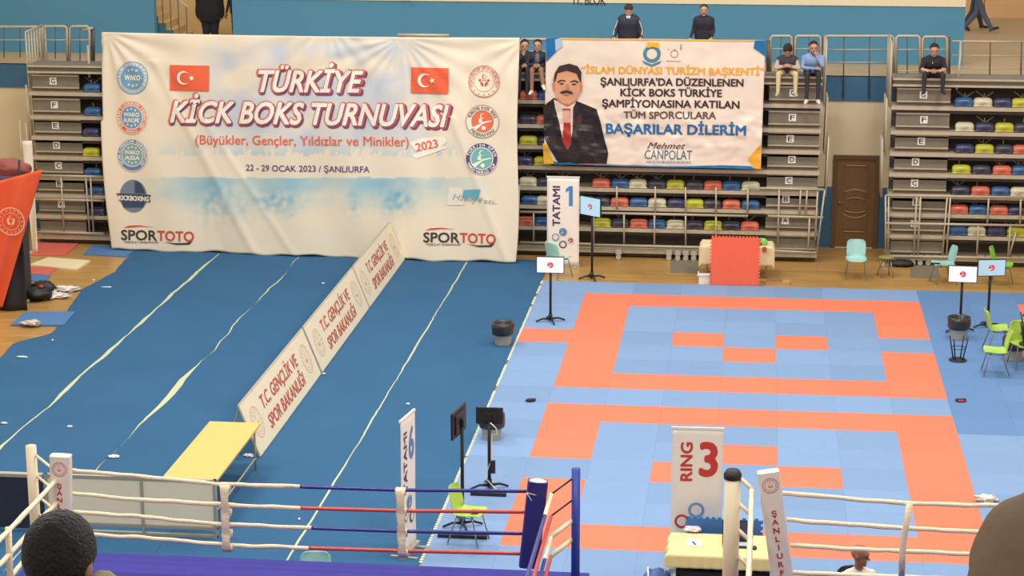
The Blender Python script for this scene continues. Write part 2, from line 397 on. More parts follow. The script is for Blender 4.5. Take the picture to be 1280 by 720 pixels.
for i in range(int(19/.095)):
    y = 1-.095*i; q = noise.noise(Vector((y*2.3, 0, 0)))
    if q > -.3: b.box(-1.05-.03*(.5+q), -.995, y-.065, y, FZ+.004, -.003)
stuff(part(b, 'jigsaw_edge', M('mat_edge_pale', (214, 218, 190), .8), t))

# ---------------------------------------------------------------- folded seating banks
YF = 3.45; ZK = [gy(1160, y, YF).z for y in (321, 294, 267, 243.5, 217, 191, 164, 133)]; ZD = gy(1166, 98, YF).z
SEATC = {'r': ((204, 106, 82), 'orange-red seat shell'), 'b': ((54, 94, 140), 'blue seat shell'), 'n': ((58, 60, 92), 'navy seat shell'), 'k': ((60, 60, 72), 'charcoal seat shell'), 'c': ((206, 198, 168), 'cream seat shell'), 'y': ((186, 184, 56), 'lime yellow seat shell')}
_seat = {}
def seat_mesh(k):
    if k in _seat: return _seat[k]
    b = MB(); n = 14; rows = []
    for z, w_, y0, y1 in ((0, .218, -.02, .1), (.018, .222, -.035, .12), (.03, .2, -.02, .14), (.06, .2, -.03, .16), (.11, .208, -.03, .18), (.15, .198, -.01, .19), (.18, .17, .03, .19), (.195, .12, .06, .18)):
        ring = []
        for i in range(24):
            a = 2*math.pi*i/24; cx_ = math.copysign(abs(math.cos(a))**.62, math.cos(a)); sy_ = math.copysign(abs(math.sin(a))**.62, math.sin(a))
            yy = (y0+y1)/2+(y1-y0)/2*sy_
            if z < .1 and sy_ < 0: yy += .045*math.exp(-(cx_/.28)**2)
            ring.append((w_*cx_, yy, z + (.012*math.exp(-(cx_/.3)**2) if .02 < z < .1 else 0)))
        rows.append(ring)
    vs = [p for r_ in rows for p in r_]; K = len(rows)
    fs = [(i*24+j, i*24+(j+1) % 24, (i+1)*24+(j+1) % 24, (i+1)*24+j) for i in range(K-1) for j in range(24)]+[tuple(reversed(range(24))), tuple(range((K-1)*24, K*24))]
    b.add(vs, fs); me = b.mesh('seat', M('seat_'+k, SEATC[k][0], .35, coat=.2), True); _seat[k] = me; return me
def bank(name, label, X0, X1, panels, letters, seats, gaps):
    t = thing(name, label, 'seating', ((X0+X1)/2, YF+.8, 0))
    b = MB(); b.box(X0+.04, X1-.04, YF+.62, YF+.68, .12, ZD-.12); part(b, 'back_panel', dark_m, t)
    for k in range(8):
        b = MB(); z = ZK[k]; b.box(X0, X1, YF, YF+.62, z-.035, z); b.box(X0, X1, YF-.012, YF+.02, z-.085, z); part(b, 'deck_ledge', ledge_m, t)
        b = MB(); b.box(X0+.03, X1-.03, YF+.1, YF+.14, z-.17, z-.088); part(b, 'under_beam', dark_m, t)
    b = MB(); b.box(X0, X1, YF, 4.25, ZD-.06, ZD); part(b, 'top_deck', M('top_deck_board', (128, 118, 104), .7, noise_amt=.06), t)
    for y_, z_ in ((YF-.015, ZD-.01), (YF-.03, ZD-.15)):
        b = MB(); b.box(X0, X1, y_, y_+.05, z_-.035, z_+.01); part(b, 'deck_nosing', ledge_m, t)
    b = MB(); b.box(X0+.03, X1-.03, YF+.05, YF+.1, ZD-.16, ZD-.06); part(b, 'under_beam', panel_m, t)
    for (pxa, pxb, lpx) in panels:
        for k in range(8):
            z = ZK[k]; yy = YF+.1; Xa = gy(pxa, 200, YF).x+.02; Xb = gy(pxb, 200, YF).x-.02
            z1 = z+.385
            b = MB(); b.box(Xa, Xb, yy, yy+.04, z+.075, z1); pn = part(b, 'riser_panel', panel_m, t)
            b = MB(); b.box(Xa, Xb, yy-.03, yy+.01, z1-.03, z1+.005); b.box(Xa, Xb, yy-.03, yy+.01, z+.075, z+.105); part(b, 'riser_strip', steel, t)
            b = MB(); b.box(Xa, Xb, yy+.02, yy+.05, z, z+.075); part(b, 'toe_board', M('toe_board', (112, 92, 76), .7), t)
            if 1 <= k <= 7 and lpx:
                lx = gy(lpx[k-1], 200, YF).x; lz = z+.24; s = .082
                if lpx[k-1]:
                    b = MB(); b.box(lx-s, lx+s, yy-.012, yy, lz-s, lz+s); part(b, 'letter_plate', paper, t)
                    b = MB(); sf = Surf((lx, yy-.012, lz), (1, 0, 0), (0, 0, 1)); L = 'ABCDEFG'[k-1]
                    put_text(b, sf, L, (-.048, -.052), (.048, -.052), .108, .025, off=.003, uv=True); part(b, 'row_letter', M('letter_black', (40, 38, 38), .7), t)
    for k, px, c in seats:
        o = bpy.data.objects.new('seat', seat_mesh(c)); C.objects.link(o); o.parent = t
        o.location = (gy(px, (321, 294, 267, 243.5, 217, 191, 164, 133)[k], YF).x-t.location.x, YF+.03-t.location.y, ZK[k]); o['label'] = SEATC[c][1]
    b = MB()
    for k, px, c in seats:
        x = gy(px, 200, YF).x; z = ZK[k]
        if (int(px) % 3):
            b.tube([(x-.02, YF+.3, z+.17), (x-.02, YF+.3, z+.27)], .012, 5)
            if int(px) % 2: b.tube([(x, YF+.35, z+.16), (x-.2, YF+.4, z+.3)], .012, 5); b.tube([(x, YF+.35, z+.16), (x+.18, YF+.4, z+.28)], .012, 5)
    if b.v: stuff(part(b, 'seat_bracket', steel, t))
    return t
def rail_part(t, pts, r=.022, name='rail', m=None):
    b = MB(); b.tube(pts, r, 8); return part(b, name, m or steel, t, True)
SL = []
def row(k, lst):
    return [(k, px, c) for px, c in lst]
SL += row(3, [(659.5, 'c'), (682, 'k'), (703, 'y'), (751, 'r'), (775, 'b'), (797, 'c'), (821, 'k'), (844, 'y'), (868, 'k'), (891, 'r'), (914, 'b'), (938, 'c')])
SL += row(2, [(662, 'b'), (681, 'c'), (732, 'y'), (751, 'k'), (774, 'r'), (798, 'b'), (821, 'c'), (845, 'n'), (868, 'y'), (890, 'k'), (914, 'r'), (938, 'b')])
SL += row(1, [(657, 'r'), (678, 'b'), (752, 'y'), (775, 'k'), (798, 'r'), (821, 'b'), (844, 'c'), (868, 'k'), (891, 'y'), (914, 'k'), (937, 'r')])
SL += row(4, [(655, 'n'), (678, 'y')]) + row(5, [(660, 'y'), (683, 'k')]) + row(6, [(660, 'k'), (681, 'r')]) + row(7, [(660, 'r'), (683, 'b')])
SL += [(7, 115, 'b'), (6, 116, 'b'), (5, 114, 'n'), (4, 114, 'y'), (3, 116, 'b'), (2, 121, 'b'), (1, 122, 'n')]
XL0, XL1, XR0, XR1 = gy(41, 200, YF).x, gy(1025, 200, YF).x, gy(1112, 200, YF).x, 11.2
bankL = bank('folded_seating_bank', 'long folded bank of tiered seats behind the two hanging banners', XL0, XL1, [(43, 103, (72, 71, 71, 70, 70, 70, 70)), (958, 1024, (984, 984, 987, 990, 987, 989, 989))], None, SL, None)
SR = row(7, [(1205, 'b'), (1229, 'c'), (1254, 'n'), (1277, 'y'), (1301, 'n')])+row(6, [(1206, 'c'), (1231, 'n'), (1256, 'y'), (1280, 'k')])+row(5, [(1206, 'n'), (1231, 'y'), (1256, 'k'), (1278, 'r')])
SR += row(4, [(1202, 'y'), (1227, 'k'), (1253, 'r'), (1277, 'b')])+row(3, [(1201, 'k'), (1226, 'r'), (1251, 'b'), (1275, 'c')])+row(2, [(1199, 'r'), (1223, 'b'), (1249, 'r'), (1272, 'n')])+row(1, [(1198, 'b'), (1221, 'c'), (1246, 'n'), (1271, 'y')])
bankR = bank('folded_seating_bank', 'folded bank of tiered seats to the right of the brown door', XR0, XR1, [(1117, 1186, (1147, 1148, 1145, 1145, 1151, 1153, 1151))], None, SR, None)
bankR.name = 'folded_seating_bank.001'
# guard fences in front of the lowest tiers
YG = YF-.07
def fence(t, H, V):
    for xa, ya, xb, yb in H:
        A, B = gy(xa, ya, YG), gy(xb, yb, YG); rail_part(t, [A, B], .028)
    for xa, ya, xb, yb in V:
        A, B = gy(xa, ya, YG), gy(xb, yb, YG); rail_part(t, [A, B], .02, 'post')
fence(bankL, [(42, 219, 130, 221), (42, 249, 130, 251), (46, 290, 130, 292), (650, 265, 740, 266), (736, 266, 935, 270), (650, 303, 740, 305), (740, 306, 960, 311), (935, 235, 1030, 237), (960, 270, 1029, 272), (958, 313, 1021, 316)],
      [(76, 219, 80, 289), (107, 219, 112, 291), (113, 219, 117, 291), (649, 232, 647, 303), (667, 266, 667, 303), (771, 233, 771, 264), (819, 233, 819, 266), (857, 234, 857, 268), (895, 234, 895, 268), (935, 235, 934, 270),
       (742, 266, 742, 305), (780, 266, 780, 306), (818, 267, 818, 309), (857, 267, 857, 308), (895, 268, 895, 308), (974, 236, 972, 310), (1001, 236, 999, 271), (1009, 236, 1007, 271), (1012, 272, 1010, 315), (1031, 237, 1021, 315), (1022, 240, 1019, 300)])
fence(bankR, [(1108, 244, 1290, 247), (1106, 279, 1290, 282), (1106, 320, 1290, 323)],
      [(1107, 244, 1107, 320), (1111, 246, 1110, 320), (1146, 245, 1142, 320), (1151, 245, 1147, 320), (1184, 246, 1178, 320), (1188, 246, 1183, 321), (1236, 247, 1234, 281), (1276, 248, 1275, 282), (1223, 282, 1221, 320), (1263, 282, 1260, 321), (1270, 290, 1262, 318)])
def roller(t, px, py):
    p = gz(px, py, FZ); b = MB(); b.box(p.x-.065, p.x+.065, p.y, p.y+.12, .1, .2); b.tube([(p.x, p.y-.01, .04), (p.x, p.y+.07, .04)], .06, 12); part(b, 'roller', M('roller_grey', (186, 178, 160), .5), t)
for px in (76, 85, 93, 101, 110, 118): roller(bankL, px, 302+(px-76)*.02)
for px in (836, 847, 857, 867, 878): roller(bankL, px, 326)
for px in (773, 972): roller(bankL, px, 325)
for px in (1141, 1150, 1160, 1169, 1178, 1226, 1236, 1268, 1277): roller(bankR, px, 332)
# rails on the top deck and the stack of end guards
YT = 4.2
def panelrail(t, xa, xb, top, bot, mids=(), vs=(), y=YT, r=.03):
    a0 = gy(xa, bot, y); a1 = gy(xa+.5, top+2, y); a2 = gy(xa+3, top, y); b2 = gy(xb-3, top, y); b1 = gy(xb-.5, top+2, y); b0 = gy(xb, bot, y)
    rail_part(t, [a0, a1, a2, b2, b1, b0], r, 'guard_rail')
    for m_ in mids: rail_part(t, [gy(xa, m_, y), gy(xb, m_, y)], .014)
    for v_ in vs: rail_part(t, [gy(v_, top, y), gy(v_, bot, y)], .012, 'post', steel_dark)
panelrail(bankL, 963, 990, 45, 93, (61, 89), (976,)); panelrail(bankL, 994, 1026, 45, 95, (61,), (1011,))
for x in (992, 1027): rail_part(bankL, [gy(x, 46, YT+.05), gy(x, 98, YT+.05)], .035, 'post', steel_dark)
for x in (960.5,): rail_part(bankL, [gy(x, 50, YT), gy(x, 98, YT)], .05, 'post', steel_dark)
panelrail(bankR, 1120, 1150, 45, 98, (62, 89), (1134,)); panelrail(bankR, 1153, 1184, 46, 98, (62,), (1168,))
for x in (1151.5, 1186): rail_part(bankR, [gy(x, 46, YT+.05), gy(x, 98, YT+.05)], .035, 'post', steel_dark)
for yy in (51.5, 69, 85): rail_part(bankR, [gy(1190, yy, YT), gy(1285, yy+1, YT)], .022 if yy < 55 else .012)
for x in (1238, 1277): rail_part(bankR, [gy(x, 52, YT), gy(x-1, 100, YT)], .016, 'post', steel_dark)
rail_part(bankR, [gy(1201, 51, 4.2), gy(1200, 75, 4.0), gy(1195.5, 112, 3.7)], .03, 'post')
panelrail(bankL, 54, 84, 33, 74, (50,), (69,)); panelrail(bankL, 87, 112, 33, 76, (50,), (100,))
for x in (85.5, 113, 117): rail_part(bankL, [gy(x, 34, YT+.05), gy(x, 78, YT+.05)], .035, 'post', steel_dark)
rail_part(bankL, [gy(104, 38, YT), gy(116, 35, YT)], .03)
rail_part(bankL, [gy(110, 57, 4.0), gy(112, 97, 3.7)], .035, 'post')
panelrail(bankL, 650, 686, 49, 90, (64,), (668,))
# rail across the gaps between the banks
t = thing('gap_guard_rail', 'steel guard rail bridging the gap above the brown door', 'railing', (5.8, 5.0, 3.4))
panelrail(t, 1031, 1117, 45, 94, (62, 78), (), 5.0); 
for x in (1055, 1087): rail_part(t, [gy(x, 45, 5.0), gy(x-1, 124, 5.0)], .014, 'post', steel_dark)
t = thing('gap_guard_rail', 'steel guard rail on the upper walkway at the far left edge', 'railing', (-13.4, 5.0, 4.0))
panelrail(t, -20, 50, 33.5, 72, (50,), (25, 5), 5.0)
def end_stack(t, X, side):
    """upright end guards of the tiers, one behind the other"""
    for k in range(8):
        y = YF+.08+.19*k
        for z0, z1, q in ((ZK[7]-.05, 4.95, 0), (ZK[5]-.1, ZK[7]+.15, 1), (ZK[3]-.1, ZK[5]+.3, 2)):
            if q and k > (3, 4, 3)[q]: continue
            if side < 0 or k in (0, 2, 7) or q: rail_part(t, [(X+side*(.02+.05*q), y, z0), (X+side*(.03+.06*q), y, z1)], .022, 'end_guard')
    rail_part(t, [(X+side*.03, YF+.08, 4.95), (X+side*.03, 4.7, 4.97)], .022, 'rail')
end_stack(bankL, XL0+.0, -1); end_stack(bankL, XL1+.03, 1); end_stack(bankR, XR0-.02, -1)
# ================================================================ HANGING BANNERS
P_ = {}
def pm(name, rgb, rough=.7, **k): return M('print_'+name, rgb, rough, **k)
red_p = pm('red', (212, 74, 52)); orange_p = pm('orange_red', (236, 100, 62)); white_pr = pm('white', (244, 238, 222)); purple_p = pm('plum', (140, 66, 92))
violet_p = pm('violet', (96, 74, 128)); seal_blue = pm('seal_blue', (116, 156, 186)); brown_p = pm('brown_black', (70, 56, 50)); teal_p = pm('teal', (92, 172, 190)); green_p = pm('sea_green', (112, 182, 172))
def poly_mesh(t, name, fn_, mats, label=None):
    b = MB(); fn_(b); return part(b, name, mats, t, False, label)
# big white tournament banner, hung from the top guard rail and lying out on the carpet at its foot
TL, TR = gy(128, 40, 3.3), gy(650, 47, 3.3); BL, BR = gz(138, 310, .02), gz(645, 328, .02)
O1 = Vector((BL.x-.02, BL.y-.0, .012)); U1 = Vector((BR.x-BL.x, BR.y-BL.y, 0)).normalized()
topmid = (TL+TR)/2; V1 = (topmid-(BL+BR)/2); W1 = (BR-BL).length
def d1(u, v):
    s = 0.
    q = u/9.7; h = v/5
    s += .045*math.sin(u*1.9+.8*math.sin(v*.9)-v*.5)*(1-.5*h) + .02*math.sin(u*4.3+v*1.3)
    for cx_, cz_, a0, fr, am in ((0., 5.0, 0, 16, .03), (6.9, 5.0, .4, 22, .02), (9.7, 5.0, .9, 14, .022), (5.2, 5.3, .2, 18, .012)):
        dx, dz = u-cx_, cz_-v; r_ = math.hypot(dx, dz)+.1; an = math.atan2(dz, dx)
        s += am*math.sin(an*fr+a0)*math.exp(-r_/2.6)*min(1, r_*2)
    s += .05*math.sin(an*3)*(1-h)*(1 if q > .8 else .3)*.5
    s += .03*math.exp(-((u-1.2-.55*(4.2-v))/.12)**2)*(1 if 0 < v < 4.4 else 0) + .02*math.exp(-((u-2.2-.7*(3.2-v))/.1)**2)*(1 if 0 < v < 3.4 else 0)
    s += .035*math.exp(-((u-8.1+.4*(v-3.2))/.1)**2)*(1 if v < 3.3 else 0)
    return max(s, -.06)+.06
S1 = Surf(O1, U1, V1, d1)
t = thing('tournament_banner', 'huge white tournament banner with big outlined lettering, hanging down to the blue carpet', 'banner', (O1.x+W1/2, O1.y, 0))
H1 = (topmid-(BL+BR)/2).length
uv_tl, uv_tr, uv_bl, uv_br = S1.inv(128, 40), S1.inv(650, 47), S1.inv(141, 311), S1.inv(645, 328)
def edgeL(v):  # left edge pulls in and out as in the photo
    a = v/uv_tl[1]; return uv_bl[0]*(1-a)+uv_tl[0]*a + .0 - .13*math.sin(math.pi*min(1, a))*(1 if a < .6 else .6)
def edgeR(v):
    a = v/uv_tr[1]; return uv_br[0]*(1-a)+uv_tr[0]*a + .06*math.sin(a*7)*(1-a)
NU, NV = 220, 120
def uvgrid(i, j):
    a = j/NV; v = a*uv_tl[1]; u0, u1 = edgeL(v), edgeR(v); u = u0+(u1-u0)*i/NU; q = i/NU
    vb = (1-a)*(uv_bl[1]*(1-q)+uv_br[1]*q+.02*math.sin(u*3)+.012*math.sin(u*8)) ; vt = a*(uv_tl[1]*(1-q)+uv_tr[1]*q - .03*math.sin(math.pi*q))
    return u, vb+vt
vs = []; cols = []
def px_of(u, v):
    p = S1.O+S1.U*u+S1.V*v-CAM; z = p.dot(FW); return 640+F*p.dot(RT)/z, 360-F*p.dot(UP)/z
sky = (200, 206, 214); base = (236, 222, 198); skyb = (172, 198, 214); blue2 = (140, 188, 206)
def mixc(a, b_, k): k = max(0, min(1, k)); return tuple(x*(1-k)+y*k for x, y in zip(a, b_))
def sstep(a, b_, x): k = max(0, min(1, (x-a)/(b_-a))); return k*k*(3-2*k)
sky_ys = {}
def skyline(x):
    i = int(x/3.2); r1 = random.Random(i*31+5); h = r1.choice((0, 0, 1, 2, 3, 5, 9)) if r1.random() < .8 else 12
    return 195-h
def bcol(u, v):
    x, y = px_of(u, v); c = base
    n = noise.noise(Vector((x*.018, y*.03, 0)))+.5*noise.noise(Vector((x*.05, y*.08, 3)))
    k = sstep(235, 300, x)*(1-sstep(480, 570, x))*sstep(44, 62, y)*(1-sstep(175, 190, y))
    cl = math.exp(-((x-395)/38)**2-((y-80)/14)**2)+.8*math.exp(-((x-300)/26)**2-((y-100)/16)**2)
    c = mixc(c, sky, k*max(0, min(1, .75+1.1*n-1.2*cl)))
    k = sstep(168, 196, y)*sstep(170, 250, x)*(1-sstep(540, 610, x))*.8
    if y < skyline(x): c = mixc(c, skyb, k*(.75+.5*n))
    if y > 222:
        k = (1-sstep(224, 272, y))*sstep(150, 250, x)*(1-sstep(500, 640, x))
        c = mixc(c, blue2, k*(.62+.5*n))
        for fx, fy, rx, ry, a in ((345, 250, 30, 14, .8), (270, 250, 26, 24, .55), (443, 252, 10, 16, .55), (476, 246, 10, 9, -.5), (496, 250, 22, 16, .95), (300, 262, 20, 14, .3), (325, 258, 6, 12, -.4), (365, 262, 6, 10, .6)):
            g = math.exp(-((x-fx)/rx)**2-((y-fy)/ry)**2)*(.55+1.1*noise.noise(Vector((x*.13, y*.13, fx))))
            c = mixc(c, (112, 176, 208) if a > 0 else base, g*abs(a))
    return c
for j in range(NV+1):
    for i in range(NU+1):
        u, v = uvgrid(i, j); vs.append(S1.pos(u, v)); cols.append(bcol(u, v))
b = MB(); fs = [(j*(NU+1)+i, j*(NU+1)+i+1, (j+1)*(NU+1)+i+1, (j+1)*(NU+1)+i) for j in range(NV) for i in range(NU)]
b.add(vs, fs)
def vc_mat(name, rough=.7, **k):
    m = M(name, (240, 230, 210), rough, **k); nt = m.node_tree; a = nt.nodes.new('ShaderNodeVertexColor'); a.layer_name = 'Col'
    nt.links.new(a.outputs[0], nt.nodes['Principled BSDF'].inputs['Base Color']); return m
o = part(b, 'cloth', vc_mat('printed_banner_cloth', .65), t, True)
ca = o.data.color_attributes.new('Col', 'FLOAT_COLOR', 'POINT')
ca.data.foreach_set('color', [x for c in cols for x in lin(c)+(1,)])
md = o.modifiers.new('thick', 'SOLIDIFY'); md.thickness = .006; md.offset = -1
# lettering
def T1(s, a, b_, hpx, mi_, name='lettering', bold=.02, shear=0., off=.012, label=None, shift=(0, 0), grow=0., cut=.14):
    sc = (S1.inv(a[0], a[1]-hpx)[1]-S1.inv(*a)[1]); m = MB(); put_text(m, S1, s, a, b_, sc, bold, shear, off, 0, cut, shift, grow=grow); return part(m, name, mi_, t, False, label)
for s, a, b_, h in (('TÜRKİYE', (326, 114), (454, 115), 26), ('KİCK BOKS TURNUVASI', (216, 152), (561, 158), 26)):
    T1(s, a, b_, h, purple_p, 'lettering_shadow', .105, .3, .010, shift=(.03, -.035), grow=.09)
    T1(s, a, b_, h, pm('letter_outline', (222, 108, 98)), 'lettering_outline', .09, .3, .014, grow=.075)
    T1(s, a, b_, h, pm('letter_rim', (92, 74, 110)), 'lettering_rim', .04, .3, .018, shift=(.012, -.016), grow=.025)
    T1(s, a, b_, h, white_pr, 'lettering', .04, .3, .022, grow=.025)
T1('(Büyükler, Gençler, Yıldızlar ve Minikler)', (246, 180), (512, 182.5), 11.5, orange_p, bold=.015)
T1('22 - 29 OCAK 2023 / ŞANLIURFA', (308, 213), (462, 215.5), 7.5, violet_p, bold=.02)
m_ = MB(); put_poly(m_, S1, [(512, 178), (530, 172), (556, 170), (560, 176), (554, 182), (561, 184), (540, 192), (521, 198), (516, 194), (523, 190)], .012); part(m_, 'brush_patch', white_pr, t)
T1('2023', (522, 189), (549, 183.5), 10, orange_p, bold=.03, off=.018)
# flags, printed
for x0, y0, x1, y1 in ((214, 81, 263, 113.5), (514, 84, 562, 117)):
    m_ = MB(); c0 = S1.inv(x0, y1-1); c1 = S1.inv(x1, y0+1); put_poly(m_, S1, [c0, (c1[0], c0[1]), c1, (c0[0], c1[1])], .024, uv=True, cut=.08); fl = part(m_, 'printed_flag', orange_p, t)
    m_ = MB(); w_, h_ = c1[0]-c0[0], c1[1]-c0[1]; put_crescent(m_, S1, (c0[0]+w_*.36, c0[1]+h_*.5), h_*.27, .042); put_poly(m_, S1, star_pts((c0[0]+w_*.57, c0[1]+h_*.5), h_*.13, math.pi), .042, uv=True)
    m_.v = [(v[0]-t.location.x, v[1]-t.location.y, v[2]-t.location.z) for v in m_.v]; m_.build('crescent_and_star', white_pr, fl)
def seal(t_, S, c, r, ring, inner, ringtext, center, ringcol, textcol, kind, off=.014, inner_k=.7, a=(210, -30)):
    """round emblem: ring, field, ring lettering and a centre mark"""
    base_ = MB(); put_poly(base_, S, disc(c, r, 36), off, uv=True); root = part(base_, 'emblem', ring, t_)
    def sub(m, name, mat):
        m.v = [(v[0]-t_.location.x, v[1]-t_.location.y, v[2]-t_.location.z) for v in m.v]; m.build(name, mat, root)
    if inner is not None:
        m = MB(); put_poly(m, S, disc(c, r*inner_k, 32), off+.003, uv=True); sub(m, 'field', inner)
    if ringcol is not None:
        m = MB(); put_ring(m, S, c, r*.965, r, off+.006); 
        if inner is not None: put_ring(m, S, c, r*inner_k*.97, r*inner_k*1.04, off+.006)
        sub(m, 'outline', ringcol)
    if ringtext:
        m = MB()
        for txt, a0, a1, inw in ringtext: put_arc_text(m, S, c, r*(inner_k+(1-inner_k)*.25), txt, a0, a1, r*(1-inner_k)*.5, off+.008, inward=inw)
        sub(m, 'ring_lettering', textcol)
    m = MB()
    if kind == 'word':
        for q in (60, 90, 120, 240, 270, 300): put_poly(m, S, star_pts((c[0]+r*.5*math.cos(math.radians(q)), c[1]+r*.5*math.sin(math.radians(q))), r*.1, math.pi/2), off+.01, uv=True)
        lines = center.split('|')
        for i, L in enumerate(lines):
            hh = r*(.3 if len(lines) == 1 else .24); yy = c[1]-hh/2+(len(lines)-1)*r*.17-i*r*.34; put_text(m, S, L, (c[0]-r*.5, yy), (c[0]+r*.5, yy), hh, .05, .1, off+.01, uv=True)
        sub(m, 'centre_mark', white_pr)
    elif kind == 'ministry':
        for i in range(16): put_poly(m, S, star_pts((c[0]+r*.83*math.cos(math.pi*i/8), c[1]+r*.83*math.sin(math.pi*i/8)), r*.065, math.pi/2), off+.01, uv=True)
        put_ring(m, S, c, r*.93, r*.97, off+.01); put_ring(m, S, c, r*.62, r*.64, off+.01)
        put_crescent(m, S, (c[0], c[1]+r*.3), r*.14, off+.01)
        put_poly(m, S, star_pts((c[0]+r*.12, c[1]+r*.3), r*.05), off+.01, uv=True)
        for sx in (-1, 1):
            put_poly(m, S, [(c[0]+sx*x*r, c[1]+y*r) for x, y in ((.05, -.32), (.2, -.22), (.26, -.06), (.16, -.02), (.08, -.1), (.03, -.2))][::sx], off+.01, uv=True)
            put_poly(m, S, disc((c[0]+sx*r*.27, c[1]+r*.07), r*.08, 12), off+.01, uv=True); put_poly(m, S, disc((c[0]+sx*r*.08, c[1]+r*.07), r*.05, 10), off+.01, uv=True)
        sub(m, 'centre_mark', center)
    elif kind == 'kick':
        P = [(-.9, -.55), (-.3, -.25), (.0, -.05), (.85, .12), (.85, .02), (.1, -.2), (-.1, -.35), (-.6, -.8)]
        k = inner_k*r; put_poly(m, S, [(c[0]+x*k, c[1]+y*k) for x, y in P][::-1], off+.01, uv=True)
        put_poly(m, S, [(c[0]+x*k, c[1]+y*k) for x, y in ((-.4, -.15), (-.05, -.1), (-.1, .3), (-.35, .25))], off+.011, uv=True)
        put_crescent(m, S, (c[0], c[1]+k*.5), k*.25, off+.01); put_poly(m, S, disc((c[0]+k*.1, c[1]-k*.62), k*.2, 12), off+.012, uv=True)
        sub(m, 'centre_mark', white_pr)
    return root
def c_r(S, x, y, rpx): a = S.inv(x, y); b_ = S.inv(x+rpx, y); return a, Vector(b_).__sub__(Vector(a)).length
c_, r_ = c_r(S1, 167, 97, 19.5); seal(t, S1, c_, r_, pm('pale_blue', (170, 190, 202)), seal_blue, [('WORLD KICKBOXING', 215, -35, False)], 'WAKO', seal_blue, white_pr, 'word')
c_, r_ = c_r(S1, 166, 146.5, 20); seal(t, S1, c_, r_, pm('seal_orange', (230, 112, 72)), seal_blue, [('EUROPEAN KICKBOXING FEDERATION', 225, -45, False), ('WAKO', 245, 295, True)], 'WAKO|EUROPE', white_pr, white_pr, 'word')
c_, r_ = c_r(S1, 167, 193.5, 19.5); seal(t, S1, c_, r_, pm('seal_slate', (104, 128, 176)), pm('seal_teal', (126, 168, 170)), [('ASIAN KICKBOXING CONFEDERATION', 225, -45, False)], 'WAKO|ASIA', white_pr, white_pr, 'word')
c_, r_ = c_r(S1, 606, 101.5, 20); seal(t, S1, c_, r_, pm('seal_cream', (244, 228, 204)), None, [('GENÇLİK VE SPOR BAKANLIĞI', 200, -20, False)], pm('dull_red', (196, 92, 72)), None, pm('pale_red', (226, 168, 144)), 'ministry', inner_k=.6)
c_, r_ = c_r(S1, 604, 151.5, 20.5); seal(t, S1, c_, r_, pm('seal_cream', (240, 232, 214)), pm('disc_orange', (238, 110, 66)), [('TÜRKİYE KICK BOKS', 165, 15, False), ('FEDERASYONU', 215, 325, True)], None, pm('thin_grey', (150, 140, 130)), pm('text_grey', (130, 118, 112)), 'kick', inner_k=.64)
c_, r_ = c_r(S1, 603, 198, 20); seal(t, S1, c_, r_, violet_p, green_p, [('TURKISH OPEN', 170, 10, False), ('WAKO WORLD CUP', 200, 340, True)], None, white_pr, white_pr, 'kick', inner_k=.68)
# round kickboxing badge with ribbon
c_, r_ = c_r(S1, 168.5, 244.5, 17)
m_ = MB(); put_poly(m_, S1, disc(c_, r_, 32, r_*1.15), .014, uv=True); kb = part(m_, 'badge', pm('badge_slate', (112, 128, 142)), t)
m_ = MB(); put_poly(m_, S1, [(c_[0]+x*r_, c_[1]+y*r_) for x, y in ((-.7, -.85), (.7, -.8), (.95, -.2), (-.95, -.2))], .017, uv=True); put_poly(m_, S1, [(c_[0]+x*r_, c_[1]+y*r_) for x, y in ((.1, .2), (.9, .2), (.6, .9), (.1, 1.1))], .017, uv=True); part(m_, 'badge_field', pm('badge_navy', (58, 70, 100)), t)
m_ = MB(); put_poly(m_, S1, [(147, 241), (191, 243), (188.5, 247), (190.5, 252), (170, 251), (150, 250), (152, 246)][::-1], .022); part(m_, 'ribbon', pm('ribbon_dark', (72, 66, 84)), t)
T1('KICKBOXING', (151, 249.3), (188, 251), 5.6, white_pr, bold=.05, off=.027)
for (x0, y0, x1, y1, ys_) in ((154, 302, 243, 304.5, 0), (531, 305, 620, 307.5, 0)):
    xm = x0+44.5
    T1('SPOR', (x0, y0-3.2), (xm-1, y0-2.2), 12, brown_p, bold=.035); T1('TOTO', (xm, y0-2.2), (x1, y1-3), 12, red_p, bold=.035)
    m_ = MB(); put_poly(m_, S1, [(x0+2, y0-18), (x0+9, y0-20.5), (x0+22, y0-21), (x0+40, y0-18.5), (x0+22, y0-19.5), (x0+12, y0-18.5)], .014); part(m_, 'swoosh', red_p, t)
    m_ = MB(); put_poly(m_, S1, [(x0+52, y1-3), (x0+66, y1-1.2), (x0+80, y1-1.5), (x0+88, y1-4), (x0+84, y1+.8), (x0+68, y1+1)], .014); part(m_, 'swoosh', brown_p, t)
    T1('TEŞKİLAT BAŞKANLIĞI', (x0+3, y0+1), (x0+45, y0+1.6), 2.4, brown_p, bold=.02)
m_ = MB(); put_poly(m_, S1, [(578, 245), (581, 237), (602, 236), (598, 249), (592, 250), (588, 244), (584, 249)][::-1], .014); part(m_, 'logo_mark', teal_p, t)
m_ = MB(); put_poly(m_, S1, [(562, 233), (578, 234), (582, 256), (559, 256)][::-1], .013); part(m_, 'logo_patch', pm('logo_patch', (232, 224, 208)), t)
T1('Haliliye', (566, 249.5), (604, 252.5), 8, pm('script_grey', (150, 158, 160)), bold=0, shear=.35, off=.016); T1('BEL.', (606, 254), (622, 255), 4.5, pm('script_grey', (150, 158, 160)), bold=0)
